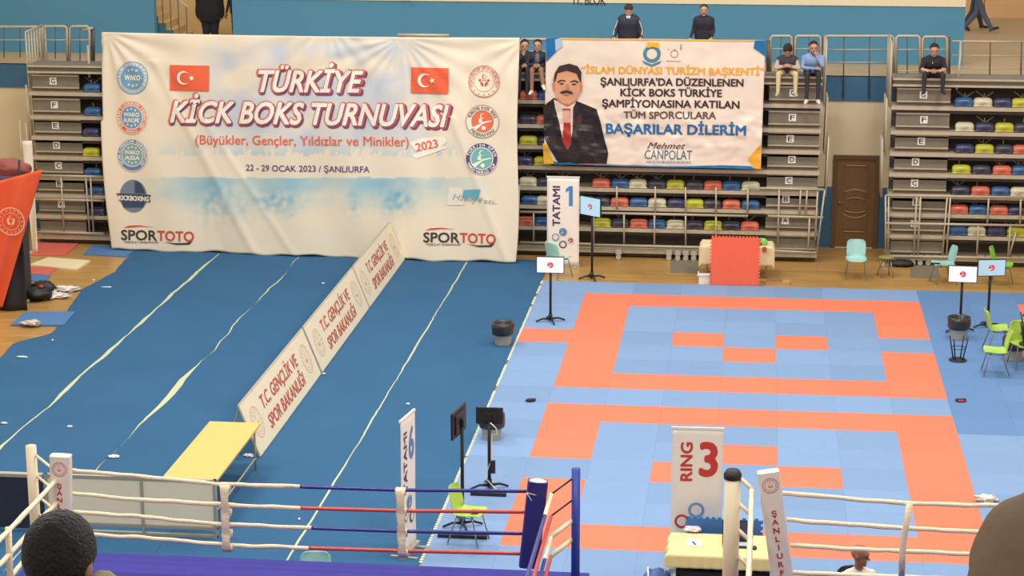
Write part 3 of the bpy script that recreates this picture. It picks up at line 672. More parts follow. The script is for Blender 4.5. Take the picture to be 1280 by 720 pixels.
# pole on which the banner hangs
t = thing('banner_pole', 'grey metal pole lying along the top edge of the tall white banner', 'pole', (-6.8, YF-.1, 4.9))
b = MB(); b.tube([gy(497, 44, YF+.05), gy(561, 44.5, YF+.05)], .04, 10); part(b, 'tube', steel, t, True)
b = MB(); b.tube([gy(510, 44, YF+.05), gy(510, 44, YF+.05)-Vector((0, 0, .75))], .03, 8); b.tube([gy(550, 44, YF+.05), gy(550, 44, YF+.05)-Vector((0, 0, .75))], .03, 8); part(b, 'upright', steel, t, True)

# congratulation banner
YB = 3.28
c00, c10, c11, c01 = gy(680, 204, YB), gy(951, 211, YB), gy(957, 50, YB), gy(683, 47, YB)
O2 = c00; U2 = (c10-c00); V2 = (c01-c00)
def d2(u, v):
    s = .012*math.sin(u*3+v)+.01*math.sin(v*5+u*.8)
    s += (.05*noise.noise(Vector((u*2.2, v*3.5, 0)))+.03*noise.noise(Vector((u*5, v*7, 5))))*max(0, 1-abs(v-.75)/1.1)
    s += .02*noise.noise(Vector((u*3, v*3, 2)))
    return s+.04
S2 = Surf(O2, U2, V2, d2)
t = thing('greeting_banner', 'glossy white banner printed with a suited man, held up by two men', 'banner', (O2.x+2.5, O2.y, 2.0))
gloss = dict(rough=.22)
vinyl = M('banner_vinyl', (240, 224, 206), .22, coat=.3)
q00, q10, q11, q01 = S2.inv(680, 204), S2.inv(951, 211), S2.inv(957, 50), S2.inv(683, 47)
def g2(a, b_):
    u = (q00[0]*(1-b_)+q01[0]*b_)*(1-a)+(q10[0]*(1-b_)+q11[0]*b_)*a; v = (q00[1]*(1-b_)+q01[1]*b_)*(1-a)+(q10[1]*(1-b_)+q11[1]*b_)*a
    return S2.pos(u, v)
b = MB(); b.grid(g2, 130, 80); o = part(b, 'vinyl_sheet', vinyl, t, True); md = o.modifiers.new('thick', 'SOLIDIFY'); md.thickness = .004; md.offset = -1
gold = M('vinyl_gold', (240, 178, 50), .3); vblue = M('vinyl_blue', (30, 112, 168), .3); vdark = M('vinyl_black', (62, 48, 48), .3); suit = M('vinyl_suit', (40, 32, 31), .3, coat=.25, bump=.8, bscale=4)
def P2(name, pts, m, off=.008, cut=.07):
    off *= 2.4
    k = MB(); A = [S2.inv(*p) for p in pts]
    ar = sum(A[i][0]*A[(i+1) % len(A)][1]-A[(i+1) % len(A)][0]*A[i][1] for i in range(len(A)))
    if ar < 0: A = A[::-1]
    put_poly(k, S2, A, off, uv=True, cut=cut); return part(k, name, m, t)
def T2(s, a, b_, h, m, bold=.03, shear=0., off=.012):
    hh = S2.inv(a[0], a[1]-h)[1]-S2.inv(*a)[1]; k = MB(); put_text(k, S2, s, a, b_, hh, bold, shear, off, cut=.09); return part(k, 'lettering', m, t)
T2('“İSLAM DÜNYASI TURİZM BAŞKENTİ”', (727, 91.2), (955, 93.5), 8.6, gold, .045)
T2("ŞANLIURFA'DA DÜZENLENEN", (751, 106.2), (929, 107.5), 9, vdark, .045)
T2('KİCK BOKS TÜRKİYE', (776, 119.5), (902, 120.8), 9, vdark, .045)
T2('ŞAMPİYONASINA KATILAN', (753, 133), (924, 135), 9, vdark, .045)
T2('TÜM SPORCULARA', (780, 147.2), (895, 148.3), 8.6, M('vinyl_brown', (104, 84, 76), .3), .04)
T2('BAŞARILAR DİLERİM', (758, 166.2), (932, 168.5), 12, vblue, .05)
T2('Mehmet', (809, 185.5), (857, 186), 8, vdark, -.008, .45)
T2('CANPOLAT', (806, 198), (865, 199), 11, M('vinyl_steel_blue', (58, 102, 128), .3), .0)
T2('HALİLİYE BELEDİYE BAŞKANI', (808, 203), (863, 204), 3, vblue, .01)
P2('corner_patch', [(683, 47), (700, 47), (703, 57), (683, 77)], vblue); P2('corner_patch', [(944, 50), (957, 50), (957, 70), (942, 60)], vblue)
P2('corner_sheen', [(694, 49), (701, 47), (704, 57), (695, 64)], M('vinyl_pale_blue', (170, 196, 220), .3), .01)
P2('corner_patch', [(679, 178), (684, 180), (693, 204), (680, 204)], gold); P2('corner_patch', [(951, 180), (935, 198), (943, 210), (951, 211)], gold)
P2('bottom_band', [(691, 200), (700, 203), (712, 202), (730, 206), (760, 205.5), (800, 207), (850, 207.5), (900, 206), (938, 207), (945, 211), (900, 209.8), (850, 209), (780, 207.6), (693, 204.6)], vblue)
P2('top_hem', [(700, 47.4), (944, 50), (944, 51.5), (700, 49)], gold, .006)
# emblem at the top centre
k_ = MB(); cc = S2.inv(815, 67); rr = S2.inv(826, 67)[0]-cc[0]; put_ring(k_, S2, cc, rr*.6, rr, .01); put_poly(k_, S2, [(cc[0]+x*rr, cc[1]+y*rr) for x, y in ((-1.1, -.75), (0, -1.2), (1.1, -.75), (.9, -1.1), (0, -1.5), (-.9, -1.1))][::-1], .01, uv=True); part(k_, 'wreath_emblem', M('vinyl_wreath', (80, 134, 160), .3), t)
P2('emblem_crown', [(809, 52.5), (824, 53), (823, 60), (816, 58), (809, 59.5)], gold, .012)
k_ = MB(); put_ring(k_, S2, S2.inv(843, 67), .07, .085, .01); put_text(k_, S2, '. . l', (835, 62), (852, 62), .12, 0, off=.01); put_poly(k_, S2, [(833, 75.5), (851, 76), (851, 76.6), (833, 76.2)][::-1], .01); part(k_, 'small_logo', M('vinyl_olive', (150, 140, 100), .3), t)
# printed portrait
def X(*p): return [(670+a/5.142, 70+b_/5.142) for a, b_ in p]
skin_p = M('vinyl_skin', (214, 156, 120), .3); skin_s = M('vinyl_skin_shade', (190, 128, 96), .3)
P2('printed_suit', X((48, 320), (118, 265), (160, 285), (260, 285), (390, 340), (415, 420), (440, 530), (466, 620), (455, 690), (300, 688), (150, 690), (95, 600), (55, 520)), suit)
P2('printed_shirt', X((118, 275), (190, 315), (258, 280), (240, 440), (225, 560), (205, 600), (180, 560), (150, 420), (125, 330)), M('vinyl_shirt', (236, 214, 196), .25), .011)
P2('printed_tie', X((172, 335), (225, 335), (222, 420), (232, 540), (205, 600), (172, 545), (180, 420)), M('vinyl_tie', (176, 52, 44), .25), .014)
P2('printed_tie_knot', X((172, 345), (222, 345), (224, 425), (178, 425)), M('vinyl_tie_pale', (222, 170, 146), .25), .016)
P2('printed_lapel', X((240, 330), (262, 290), (300, 400), (235, 560)), M('vinyl_lapel', (58, 44, 40), .12, coat=.5), .013)
P2('printed_neck', X((135, 230), (275, 230), (262, 290), (205, 325), (138, 285)), skin_s, .014)
P2('printed_face', X((110, 150), (130, 90), (210, 70), (280, 95), (298, 170), (292, 225), (262, 275), (215, 308), (175, 300), (135, 260), (115, 210)), skin_p, .017)
P2('printed_ear', X((107, 175), (122, 170), (126, 225), (112, 215)), skin_s, .018); P2('printed_ear', X((284, 180), (300, 178), (296, 220), (284, 232)), skin_s, .018)
P2('printed_hair', X((116, 170), (122, 110), (150, 62), (215, 46), (270, 62), (294, 100), (292, 175), (280, 150), (262, 110), (200, 92), (140, 108), (130, 150)), vdark, .021)
for pts in (X((140, 160), (165, 148), (192, 154), (192, 162), (165, 156), (142, 170)), X((222, 160), (250, 150), (274, 160), (274, 172), (250, 160), (222, 166))): P2('printed_eyebrow', pts, vdark, .022)
for pts in (X((150, 174), (168, 168), (186, 174), (168, 180)), X((228, 178), (246, 172), (264, 178), (246, 184))): P2('printed_eye', pts, vdark, .022)
P2('printed_nose', X((198, 175), (210, 175), (220, 208), (205, 216), (186, 208)), skin_s, .0215)
P2('printed_moustache', X((154, 232), (170, 220), (200, 216), (230, 222), (244, 240), (222, 238), (200, 232), (176, 238)), vdark, .0225)
P2('printed_mouth', X((176, 242), (222, 242), (206, 250), (188, 250)), M('vinyl_lip', (200, 110, 92), .3), .0225)
# ================================================================ PEOPLE
SKIN = M('skin', (196, 150, 122), .6); SKIN_D = M('skin_darker', (158, 112, 88), .6); HAIR = M('hair_black', (28, 25, 26), .6, noise_amt=.3, scale=30, bump=.8, bscale=90); FACE = M('face_dark', (58, 42, 38), .6); LIP = M('lip', (160, 96, 84), .6)
def person(name, label, loc, rotz, J, R, mats, seg_mat, head=(0, 0), hair='short', bald=False, cap=None, fingers=True, beard=False, voxel=.016, group=None, extra=None, skin=None):
    """one continuous body grown over a posed skeleton; local frame faces -Y. J joints, R radii, seg_mat: material slot of each limb"""
    skin = skin or SKIN
    t = thing(name, label, 'person', loc, rotz, group)
    V = {k: Vector(v) for k, v in J.items()}
    caps = []  # (p0, p1, r0, r1, slot)
    def seg(a, b_, ra, rb, slot): caps.append((V[a] if isinstance(a, str) else Vector(a), V[b_] if isinstance(b_, str) else Vector(b_), ra, rb, slot))
    sm = seg_mat
    for s in 'LR':
        if 'hip'+s in V:
            seg('hip'+s, 'knee'+s, R.get('thigh', .085), R.get('knee', .06), sm['leg']); seg('knee'+s, 'ank'+s, R.get('knee', .06), R.get('ankle', .042), sm.get('shin', sm['leg']))
            seg('ank'+s, 'toe'+s, .045, .036, sm['shoe']); A = V['ank'+s]; D = (V['toe'+s]-A).normalized(); seg(A-Vector((0, 0, .02))-D*.03, A+D*.05, .044, .04, sm['shoe'])
        if 'sho'+s in V:
            seg('sho'+s, 'elb'+s, R.get('upper', .058), R.get('elbow', .044), sm.get('upper', sm['top'])); seg('elb'+s, 'wri'+s, R.get('elbow', .044), R.get('wrist', .028), sm['arm'])
            W = V['wri'+s]; D = (V.get('hand'+s, W+(W-V['elb'+s]).normalized()*.09)-W).normalized(); seg(W, W+D*.075, .027, .034, 0)
    pel, ch, nk = V['pelvis'], V['chest'], V['neck']
    xax = ((V['shoR']-V['shoL']).normalized() if 'shoR' in V else Vector((1, 0, 0)))
    wt, ct = R.get('waist', .12), R.get('chest', .13)
    for k in (-1, 0, 1):
        seg(pel+xax*.07*k, (pel+ch)/2+xax*.065*k, wt, wt*.95, sm['top'] if True else 0); seg((pel+ch)/2+xax*.065*k, ch+xax*.08*k, wt*.95, ct, sm['top'])
    if 'hipL' in V: seg(pel+xax*-.07-Vector((0, 0, .03)), pel+xax*.07-Vector((0, 0, .03)), wt*.97, wt*.97, sm['leg'])
    if 'shoL' in V:
        seg(ch, 'shoL', ct*.8, R.get('upper', .058)*1.12, sm['top']); seg(ch, 'shoR', ct*.8, R.get('upper', .058)*1.12, sm['top']); seg(nk-Vector((0, -.01, .02)), 'shoL', .062, R.get('upper', .058)*.95, sm['top']); seg(nk-Vector((0, -.01, .02)), 'shoR', .062, R.get('upper', .058)*.95, sm['top'])
    hc = V['head']; seg(nk, nk+(hc-nk)*.6, .058, .052, 0)
    # head: skull, jaw, nose, ears in the head's own frame
    yaw_, pit_ = head; HR = Matrix.Rotation(yaw_, 3, 'Z') @ Matrix.Rotation(pit_, 3, 'X')
    def hp(x, y, z): return hc + HR @ Vector((x, y, z))
    b = MB()
    def capsule(p0, p1, r0, r1):
        n = 10; d = (p1-p0); L = d.length; d = d/L if L > 1e-6 else Vector((0, 0, 1)); x = d.orthogonal().normalized(); y = d.cross(x); rings = []
        for a in (-80, -55, -30, 0): rings.append((p0+d*(r0*math.sin(math.radians(a))), r0*math.cos(math.radians(a))))
        for a in (0, 30, 55, 80): rings.append((p1+d*(r1*math.sin(math.radians(a))), r1*math.cos(math.radians(a))))
        vs = [c+(x*math.cos(2*math.pi*j/n)+y*math.sin(2*math.pi*j/n))*r for c, r in rings for j in range(n)]; K = len(rings)
        b.add(vs, [(i*n+j, i*n+(j+1) % n, (i+1)*n+(j+1) % n, (i+1)*n+j) for i in range(K-1) for j in range(n)]+[tuple(reversed(range(n))), tuple(range((K-1)*n, K*n))])
    for p0, p1, r0, r1, _s in caps: capsule(p0, p1, r0, r1)
    k = R.get('headk', 1.18)
    b.ball(hp(0, .012, .03*k), (.078*k, .096*k, .092*k), 18, 12, R=HR); b.ball(hp(0, -.018, -.045*k), (.06*k, .068*k, .072*k), 16, 10, R=HR)
    capsule(hp(0, -.088*k, .012*k), hp(0, -.106*k, -.022*k), .011, .017); capsule(hp(0, -.07*k, -.095*k), hp(0, -.075*k, -.09*k), .022, .022)
    for s in (-1, 1): b.ball(hp(s*.08*k, .01, -.008), (.012, .022, .034), 10, 8, R=HR); capsule(hp(s*.02, -.088*k, .03*k), hp(s*.045, -.078*k, .03*k), .011, .011)
    headpts = (hc, .125*k)
    me = bpy.data.meshes.new('body'); me.from_pydata([tuple(v) for v in b.v], [], b.f)
    o = bpy.data.objects.new('body', me); C.objects.link(o)
    rm = o.modifiers.new('r', 'REMESH'); rm.mode = 'VOXEL'; rm.voxel_size = voxel; sm_ = o.modifiers.new('s', 'SMOOTH'); sm_.iterations = 3; sm_.factor = .5
    bpy.context.view_layer.update(); dg = bpy.context.evaluated_depsgraph_get(); nm = bpy.data.meshes.new_from_object(o.evaluated_get(dg)); o.modifiers.clear(); o.data = nm; nm.name = 'body'
    bpy.data.meshes.remove(me)
    nm.materials.clear()
    for m in [skin]+mats+[FACE, LIP]: nm.materials.append(m)
    nf = len(nm.polygons); cen = np.empty(nf*3); nm.polygons.foreach_get('center', cen); cen = cen.reshape(-1, 3)
    best = np.full(nf, 1e9); idx = np.zeros(nf, int)
    for p0, p1, r0, r1, s in caps:
        p0, p1 = np.array(p0), np.array(p1); d = p1-p0; L2 = max(d@d, 1e-9); tt = np.clip(((cen-p0)@d)/L2, 0, 1); dist = np.linalg.norm(cen-(p0+tt[:, None]*d), axis=1)-(r0+(r1-r0)*tt)
        q = dist < best; best[q] = dist[q]; idx[q] = s
    dh = np.linalg.norm(cen-np.array(hc), axis=1); q = (dh < headpts[1]) & (dh-.1 < best); idx[q] = 0
    nm.polygons.foreach_set('material_index', idx.astype(np.int32)); nm.polygons.foreach_set('use_smooth', [True]*nf)
    # fingers, eyes, brows and mouth join the same mesh
    e = MB(); nM = len(mats)+1
    for s in 'LR':
        if 'wri'+s in V and fingers:
            W = V['wri'+s]; D = (V.get('hand'+s, W+(W-V['elb'+s]).normalized()*.09)-W).normalized(); P = W+D*.085
            side = D.cross(Vector((0, -1, 0)) if abs(D.y) < .8 else Vector((0, 0, 1))).normalized(); curl = side.cross(D).normalized(); curl = curl if curl.z < 0 or abs(curl.z) < .2 else -curl
            for i, ln in enumerate((.062, .072, .068, .052)):
                q = P+side*(.017*(i-1.5)); e.tube([q-D*.02, q+D*ln*.45, q+D*ln*.75+curl*.016, q+D*ln*.85+curl*.036], [.0095, .009, .0085, .007], 6, 0)
            q = W+D*.03-side*.028 if s == 'L' else W+D*.03+side*.028; sg = -1 if s == 'L' else 1
            e.tube([q-D*.01, q+side*sg*.016+D*.022, q+side*sg*.016+D*.05+curl*.012], [.012, .0105, .008], 6, 0)
    for s in (-1, 1):
        e.ball(hp(s*.031, -.083*k, .012*k), (.009, .005, .005), 8, 6, nM, R=HR); e.tube([hp(s*.015, -.093*k, .032*k), hp(s*.032, -.094*k, .036*k), hp(s*.05, -.08*k, .03*k)], .0038, 5, nM)
    e.tube([hp(-.024, -.083*k, -.055*k), hp(0, -.091*k, -.053*k), hp(.024, -.083*k, -.055*k)], .006, 6, nM+1)
    if beard:
        e.tube([hp(-.03, -.085*k, -.047*k), hp(0, -.098*k, -.04*k), hp(.03, -.085*k, -.047*k)], .008, 6, nM); e.tube([hp(-.058, -.03*k, -.06*k), hp(-.04, -.07*k, -.095*k), hp(0, -.09*k, -.108*k), hp(.04, -.07*k, -.095*k), hp(.058, -.03*k, -.06*k)], .012, 8, nM)
    bm = bmesh.new(); bm.from_mesh(nm); off = len(bm.verts); vs = [bm.verts.new(v) for v in e.v]
    for f, mi in zip(e.f, e.m):
        try: fc = bm.faces.new([vs[i] for i in f]); fc.material_index = mi; fc.smooth = True
        except ValueError: pass
    bm.to_mesh(nm); bm.free(); o.parent = t
    if not bald:
        h = MB(); n_, k_ = 26, 14; vs = []; 
        for i in range(k_+1):
            ph = math.pi*.5*i/k_*1.25
            for j in range(n_):
                a = 2*math.pi*j/n_; fr = max(0, -math.sin(a))            # front
                sd_ = 1-.18*abs(math.cos(a))**3; phm = ph*(1-.62*fr**.7)*sd_ if hair != 'long' else ph*(1-.5*fr)*1.15
                d = Vector((math.sin(phm)*math.cos(a), math.sin(phm)*math.sin(a), math.cos(phm)))
                q = 1+.03*noise.noise(d*6)+.02*noise.noise(d*17); vs.append(hp(d.x*.089*k*q, .014+d.y*.107*k*q, .03*k+d.z*.104*k*q))
        h.add(vs, [(i*n_+j, (i+1)*n_+j, (i+1)*n_+(j+1) % n_, i*n_+(j+1) % n_) for i in range(k_) for j in range(n_)])
        ho = h.build('hair', HAIR, t, True); sd = ho.modifiers.new('t', 'SOLIDIFY'); sd.thickness = .012; sd.offset = -1
    if cap:
        h = MB(); h.ball(hp(0, .012, .05*k), (.092*k, .108*k, .075*k), 20, 10, R=HR); h.prism([(.07*math.cos(a), -.07-.07*math.sin(a)) for a in [math.pi*i/8 for i in range(9)]], 0, .008, T=Matrix.Translation(hp(0, -.005, .045)) @ HR.to_4x4()); h.build('cap', cap, t, True)
    if extra: extra(t, V, hp)
    return t
def stand(h=1.0, lean=0., arms=None, legs=None):
    J = dict(pelvis=(0, 0, .98), chest=(0, -lean*.5, 1.32), neck=(0, -lean*.8, 1.47), head=(0, -lean, 1.63), hipL=(-.09, 0, .93), hipR=(.09, 0, .93), kneeL=(-.1, -.01, .5), kneeR=(.1, -.01, .5),
             ankL=(-.1, .02, .08), ankR=(.1, .02, .08), toeL=(-.12, -.15, .045), toeR=(.12, -.15, .045), shoL=(-.19, -lean*.6, 1.385), shoR=(.19, -lean*.6, 1.385),
             elbL=(-.25, -.02-lean*.5, 1.14), elbR=(.25, -.02-lean*.5, 1.14), wriL=(-.26, -.1-lean*.5, .9), wriR=(.26, -.1-lean*.5, .9))
    if arms: J.update(arms)
    if legs: J.update(legs)
    return {k: (v[0]*h, v[1]*h, v[2]*h) for k, v in J.items()}
navy_j = M('navy_tracksuit', (44, 48, 66), .7); darkt = M('dark_trousers', (46, 46, 52), .8); darkred = M('dark_red_trousers', (110, 44, 40), .8); blk_shirt = M('black_cotton', (38, 36, 40), .85)
shoe_w = M('white_trainers', (222, 216, 204), .6); shoe_b = M('dark_shoes', (44, 38, 38), .6); lt_blue = M('light_blue_shirt', (140, 162, 206), .75); cream_t = M('cream_trousers', (214, 194, 148), .8)
grey_tr = M('grey_trousers', (88, 92, 104), .85, noise_amt=.08, scale=20); green_sh = M('pale_green_trainers', (176, 184, 130), .6); vest_m = M('dark_padded_vest', (62, 58, 66), .7); sleeve_m = M('pale_sleeves', (190, 170, 150), .8)
DK = ZD
# man in tracksuit and cap, hands on the top edge of the banner
def stripes(t, V, hp):
    for s in 'LR':
        sg = -1 if s == 'L' else 1
        for dx in (0,):
            b = MB(); b.tube([V['sho'+s]+Vector((sg*.055, -.045, .02)), V['elb'+s]+Vector((sg*.035, -.045, 0)), V['wri'+s]+Vector((sg*.018, -.03, .06))], .012, 6); b.build('sleeve_stripe', shoe_w, t, True)
    b = MB(); c = V['chest']; 
    b.prism([(-.055, .13), (.055, .13), (.0, -.03)][::-1], 0, .014, T=Matrix(((1, 0, 0, c.x), (0, 0, -1, c.y-.135), (0, 1, 0, c.z+.02), (0, 0, 0, 1)))); b.build('shirt_collar', shoe_w, t)
    b = MB(); b.ball(c+Vector((.09, -.142, .08)), (.012, .006, .01)); b.build('chest_badge', shoe_w, t)
arms_out = dict(elbL=(-.33, -.06, 1.12), elbR=(.33, -.06, 1.12), wriL=(-.36, -.27, .93), wriR=(.34, -.27, .93), handL=(-.35, -.36, .9), handR=(.33, -.36, .9))
HH = (gy(786, 13, 3.65).z-DK)/1.63
p = gy(786, 14, 3.75)
person('person', 'person in navy tracksuit with white sleeve stripes and a cap, holding the banner edge', (p.x, 3.8, DK), 0, stand(h=HH, arms=arms_out, lean=.12), dict(chest=.185, waist=.18, upper=.078, elbow=.06, wrist=.036, headk=1.12), [navy_j, darkred, shoe_b], dict(top=1, arm=1, leg=2, shoe=3), cap=M('maroon_cap', (66, 40, 46), .8), extra=stripes)
p = gy(880, 12, 3.75)
person('person', 'person with short dark hair and beard in plain dark sweater, holding the banner edge', (p.x, 3.8, DK), 0, stand(h=HH, arms=dict(elbL=(-.27, -.06, 1.12), elbR=(.26, -.06, 1.12), wriL=(-.34, -.27, .93), wriR=(.22, -.25, .94), handL=(-.36, -.35, .88), handR=(.2, -.34, .93)), lean=.05), dict(chest=.165, waist=.14, upper=.072, headk=1.12), [M('dark_sweater', (44, 44, 54), .9), darkt, shoe_b], dict(top=1, arm=1, leg=2, shoe=3), beard=True)
def sit(h=1., lean=.1, spread=.16, drop=.5, kz=0., arms=None, feet=None, hd=None):
    """seated on z=0, feet 'drop' below; faces -Y"""
    J = dict(pelvis=(0, .02, .11), chest=(0, -lean, .36), neck=(0, -lean*1.3, .5), head=(0, -lean*1.8, .63), hipL=(-.09, 0, .09), hipR=(.09, 0, .09), kneeL=(-spread, -.43, .08+kz), kneeR=(spread, -.43, .08+kz),
             ankL=(-spread, -.47, -drop+.07), ankR=(spread, -.47, -drop+.07), toeL=(-spread-.03, -.63, -drop+.04), toeR=(spread+.03, -.63, -drop+.04),
             shoL=(-.19, -lean*1.1, .4), shoR=(.19, -lean*1.1, .4), elbL=(-.27, -lean-.12, .21), elbR=(.27, -lean-.12, .21), wriL=(-.07, -.36, .19), wriR=(.07, -.36, .19))
    for d in (arms, feet): 
        if d: J.update(d)
    if hd: J['head'] = hd
    return {k: (v[0]*h, v[1]*h, v[2]*h) for k, v in J.items()}
p = gy(1166, 80, 3.6)
def chest_logo(t, V, hp):
    b = MB(); b.ball(V['chest']+Vector((-.02, -.14, .0)), (.018, .008, .03)); b.build('shirt_print', shoe_w, t)
person('person', 'person in black T-shirt and black trousers sitting on the top deck, hands joined', (p.x, 3.62, DK), 0, sit(lean=.14, spread=.2, drop=.3, kz=.04), dict(upper=.068, chest=.155, waist=.135, headk=1.2), [blk_shirt, darkt, shoe_b], dict(top=1, arm=0, leg=2, shoe=3), head=(0, .35), extra=chest_logo)
p = gy(1016, 80, 3.6)
person('person', 'person in light blue shirt and dark trousers resting chin on one hand', (p.x, 3.62, DK), 0, sit(h=1.02, lean=.1, spread=.12, drop=.55, arms=dict(elbR=(.2, -.3, .26), wriR=(.07, -.27, .46), handR=(.04, -.27, .54), elbL=(-.24, -.2, .2), wriL=(.05, -.34, .2))), dict(upper=.062, chest=.15, waist=.14), [lt_blue, darkt, shoe_w], dict(top=1, arm=1, leg=2, shoe=3), beard=True, head=(.1, .2))
p = gy(984, 80, 3.6)
person('person', 'person in dark hooded vest and cream trousers bent over a phone', (p.x, 3.62, DK), 0, sit(h=.95, lean=.2, spread=.2, drop=.42, arms=dict(wriL=(-.05, -.34, .25), wriR=(.05, -.34, .25))), dict(chest=.15, upper=.06, waist=.14), [vest_m, cream_t, green_sh, sleeve_m, darkt], dict(top=1, arm=4, upper=4, leg=2, shin=2, shoe=3), hair='long', head=(0, .75))
tr_n = M('navy_tracktop', (48, 52, 70), .8); shorts = M('tan_jogger', (150, 116, 92), .85)
p = gy(656, 80, 3.6)
person('person', 'young person in all-dark clothes sitting beside the tall white banner', (p.x, 3.65, DK), 0, sit(h=.92, lean=.05, spread=.1, drop=.5, arms=dict(elbL=(-.18, -.25, .25), wriL=(.0, -.28, .42), handL=(0, -.27, .5))), dict(chest=.12), [tr_n, darkt, shoe_b], dict(top=1, arm=1, leg=2, shoe=3), head=(.2, .1))
p = gy(672.5, 80, 3.6)
def inner(t, V, hp):
    b = MB(); c = V['chest']; b.ball(c+Vector((0, -.075, -.02)), (.07, .06, .13), R=None); b.build('grey_top', M('grey_marl', (120, 118, 124), .85), t, True)
person('person', 'young person in open navy jacket over grey top with white trainers', (p.x, 3.65, DK), 0, sit(h=.93, lean=.08, spread=.11, drop=.5, feet=dict(ankR=(.17, -.5, -.28), toeR=(.22, -.64, -.34))), dict(chest=.125), [tr_n, shorts, shoe_w], dict(top=1, arm=1, leg=2, shoe=3), extra=inner)
# walkers on the concourse
walk = dict(kneeL=(-.06, -.12, .5), ankL=(-.06, -.36, .1), toeL=(-.06, -.52, .14), kneeR=(.06, .06, .5), ankR=(.06, .36, .12), toeR=(.06, .24, .045))
p = gz(1215, 40, 4.012)
person('person', 'person in grey-blue trousers and pinkish top walking on the upper concourse', (p.x+.15, p.y, 4.012), math.radians(80), stand(legs=walk), dict(thigh=.11, knee=.08, ankle=.055), [M('pink_top', (206, 150, 130), .8), M('blue_grey_jeans', (86, 98, 120), .8), shoe_b], dict(top=1, arm=0, leg=2, shoe=3))
person('person', 'person in dark jacket and dark trousers walking on the upper concourse', (p.x+.1, p.y+.55, 4.012), math.radians(100), stand(legs=dict(kneeL=(-.06, .08, .5), ankL=(-.06, .3, .14), toeL=(-.06, .18, .05), kneeR=(.06, -.1, .5), ankR=(.06, -.22, .08), toeR=(.06, -.38, .05))), dict(thigh=.11, knee=.08, ankle=.055), [M('plum_jacket', (96, 80, 100), .8), M('charcoal_jeans', (64, 68, 82), .8), shoe_b], dict(top=1, arm=1, leg=2, shoe=3))
# people in the opening above the tournament banner
p = gz(262, 44, 4.012)
person('person', 'person in long black coat standing in the opening beside the staircase', (-10.0, 7.7, 4.012), math.radians(10), stand(legs=dict(ankL=(-.13, .02, .08), toeL=(-.16, -.14, .045), ankR=(.13, 0, .08), toeR=(.16, -.15, .045))), dict(waist=.3, chest=.27, upper=.12, thigh=.17, knee=.1, elbow=.08), [M('black_coat', (30, 28, 32), .9), M('black_jeans', (34, 34, 46), .85), shoe_b], dict(top=1, arm=1, leg=2, shoe=3))
p = gz(286, 44, 4.012)
person('person', 'person in navy coat half hidden at the edge of the opening', (-9.42, 8.1, 4.012), math.radians(-30), stand(), dict(chest=.14, waist=.13), [M('navy_coat', (52, 54, 84), .85), M('dark_navy_jeans', (40, 42, 54), .85), shoe_b], dict(top=1, arm=1, leg=2, shoe=3))
# somebody sitting on the wall top with a foot hanging down
p = gy(506, 8, 6.85)
t_ = person('person', 'person in grey sitting high on the wall with one white shoe hanging down', (p.x, 7.1, 5.99), 0, sit(drop=.62, spread=.1, feet=dict(kneeL=(-.1, -.3, .1), ankL=(-.04, -.3, -.42), toeL=(.09, -.38, -.5), kneeR=(.1, -.3, .12), ankR=(.12, .06, .05), toeR=(.2, -.1, .05))), {}, [M('grey_hoodie', (120, 118, 116), .85), M('grey_jogger', (150, 140, 124), .85), shoe_w], dict(top=1, arm=1, leg=2, shoe=3))
# ================================================================ SPORT EQUIPMENT AND FURNITURE ON THE FLOOR
def text_on(t_, S, s, a, b_, h, mat, bold=.03, shear=0., off=.004, name='lettering'):
    m = MB(); put_text(m, S, s, a, b_, h, bold, shear, off, uv=True); l = t_.location; R_ = Matrix.Rotation(-t_.rotation_euler.z, 3, 'Z')
    m.v = [tuple(R_ @ Vector((v[0]-l.x, v[1]-l.y, v[2]-l.z))) for v in m.v]; return m.build(name, mat, t_)
# ---- chairs
LIME = M('lime_shell', (172, 208, 84), .4, coat=.2); PALE = M('pale_aqua_shell', (160, 206, 200), .4, coat=.2); GREEN = M('bright_green_shell', (140, 206, 74), .4, coat=.2)
def shell_chair(name, label, loc, rotz, shell, group):
    t = thing(name, label, 'chair', loc, rotz, group)
    prof = [(-.22, .43), (-.2, .452), (-.12, .446), (0, .432), (.1, .43), (.165, .445), (.2, .5), (.22, .6), (.245, .7), (.27, .79), (.28, .83)]   # y, z along the shell, front at -y
    wid = [.19, .215, .225, .225, .22, .21, .2, .205, .205, .19, .14]
    def fn(u, v):
        k = v*(len(prof)-1); i = min(int(k), len(prof)-2); f = k-i; y = prof[i][0]*(1-f)+prof[i+1][0]*f; z = prof[i][1]*(1-f)+prof[i+1][1]*f; w_ = wid[i]*(1-f)+wid[i+1]*f
        x = (u*2-1); lift = .035*x**4
        return (x*w_, y-(.05*x*x if v > .55 else 0), z+(lift if v < .55 else 0))
    b = MB(); b.grid(fn, 12, 20); o = b.build('seat_shell', shell, t, True); md = o.modifiers.new('t', 'SOLIDIFY'); md.thickness = .009
    for sx in (-1, 1):
        for y0, y1 in ((-.14, -.23), (.12, .24)):
            b = MB(); b.tube([(sx*.1, y0*.6, .425), (sx*.16, y0, .418), (sx*.175, y0, .39), (sx*.215, y1, .012)], .011, 8); b.tube([(sx*.215, y1, 0), (sx*.215, y1, .02)], .015, 8); b.build('leg', chrome, t, True)
        b = MB(); b.tube([(sx*.16, -.14, .412), (sx*.16, .12, .412)], .009, 6); b.build('seat_rail', chrome, t, True)
    return t
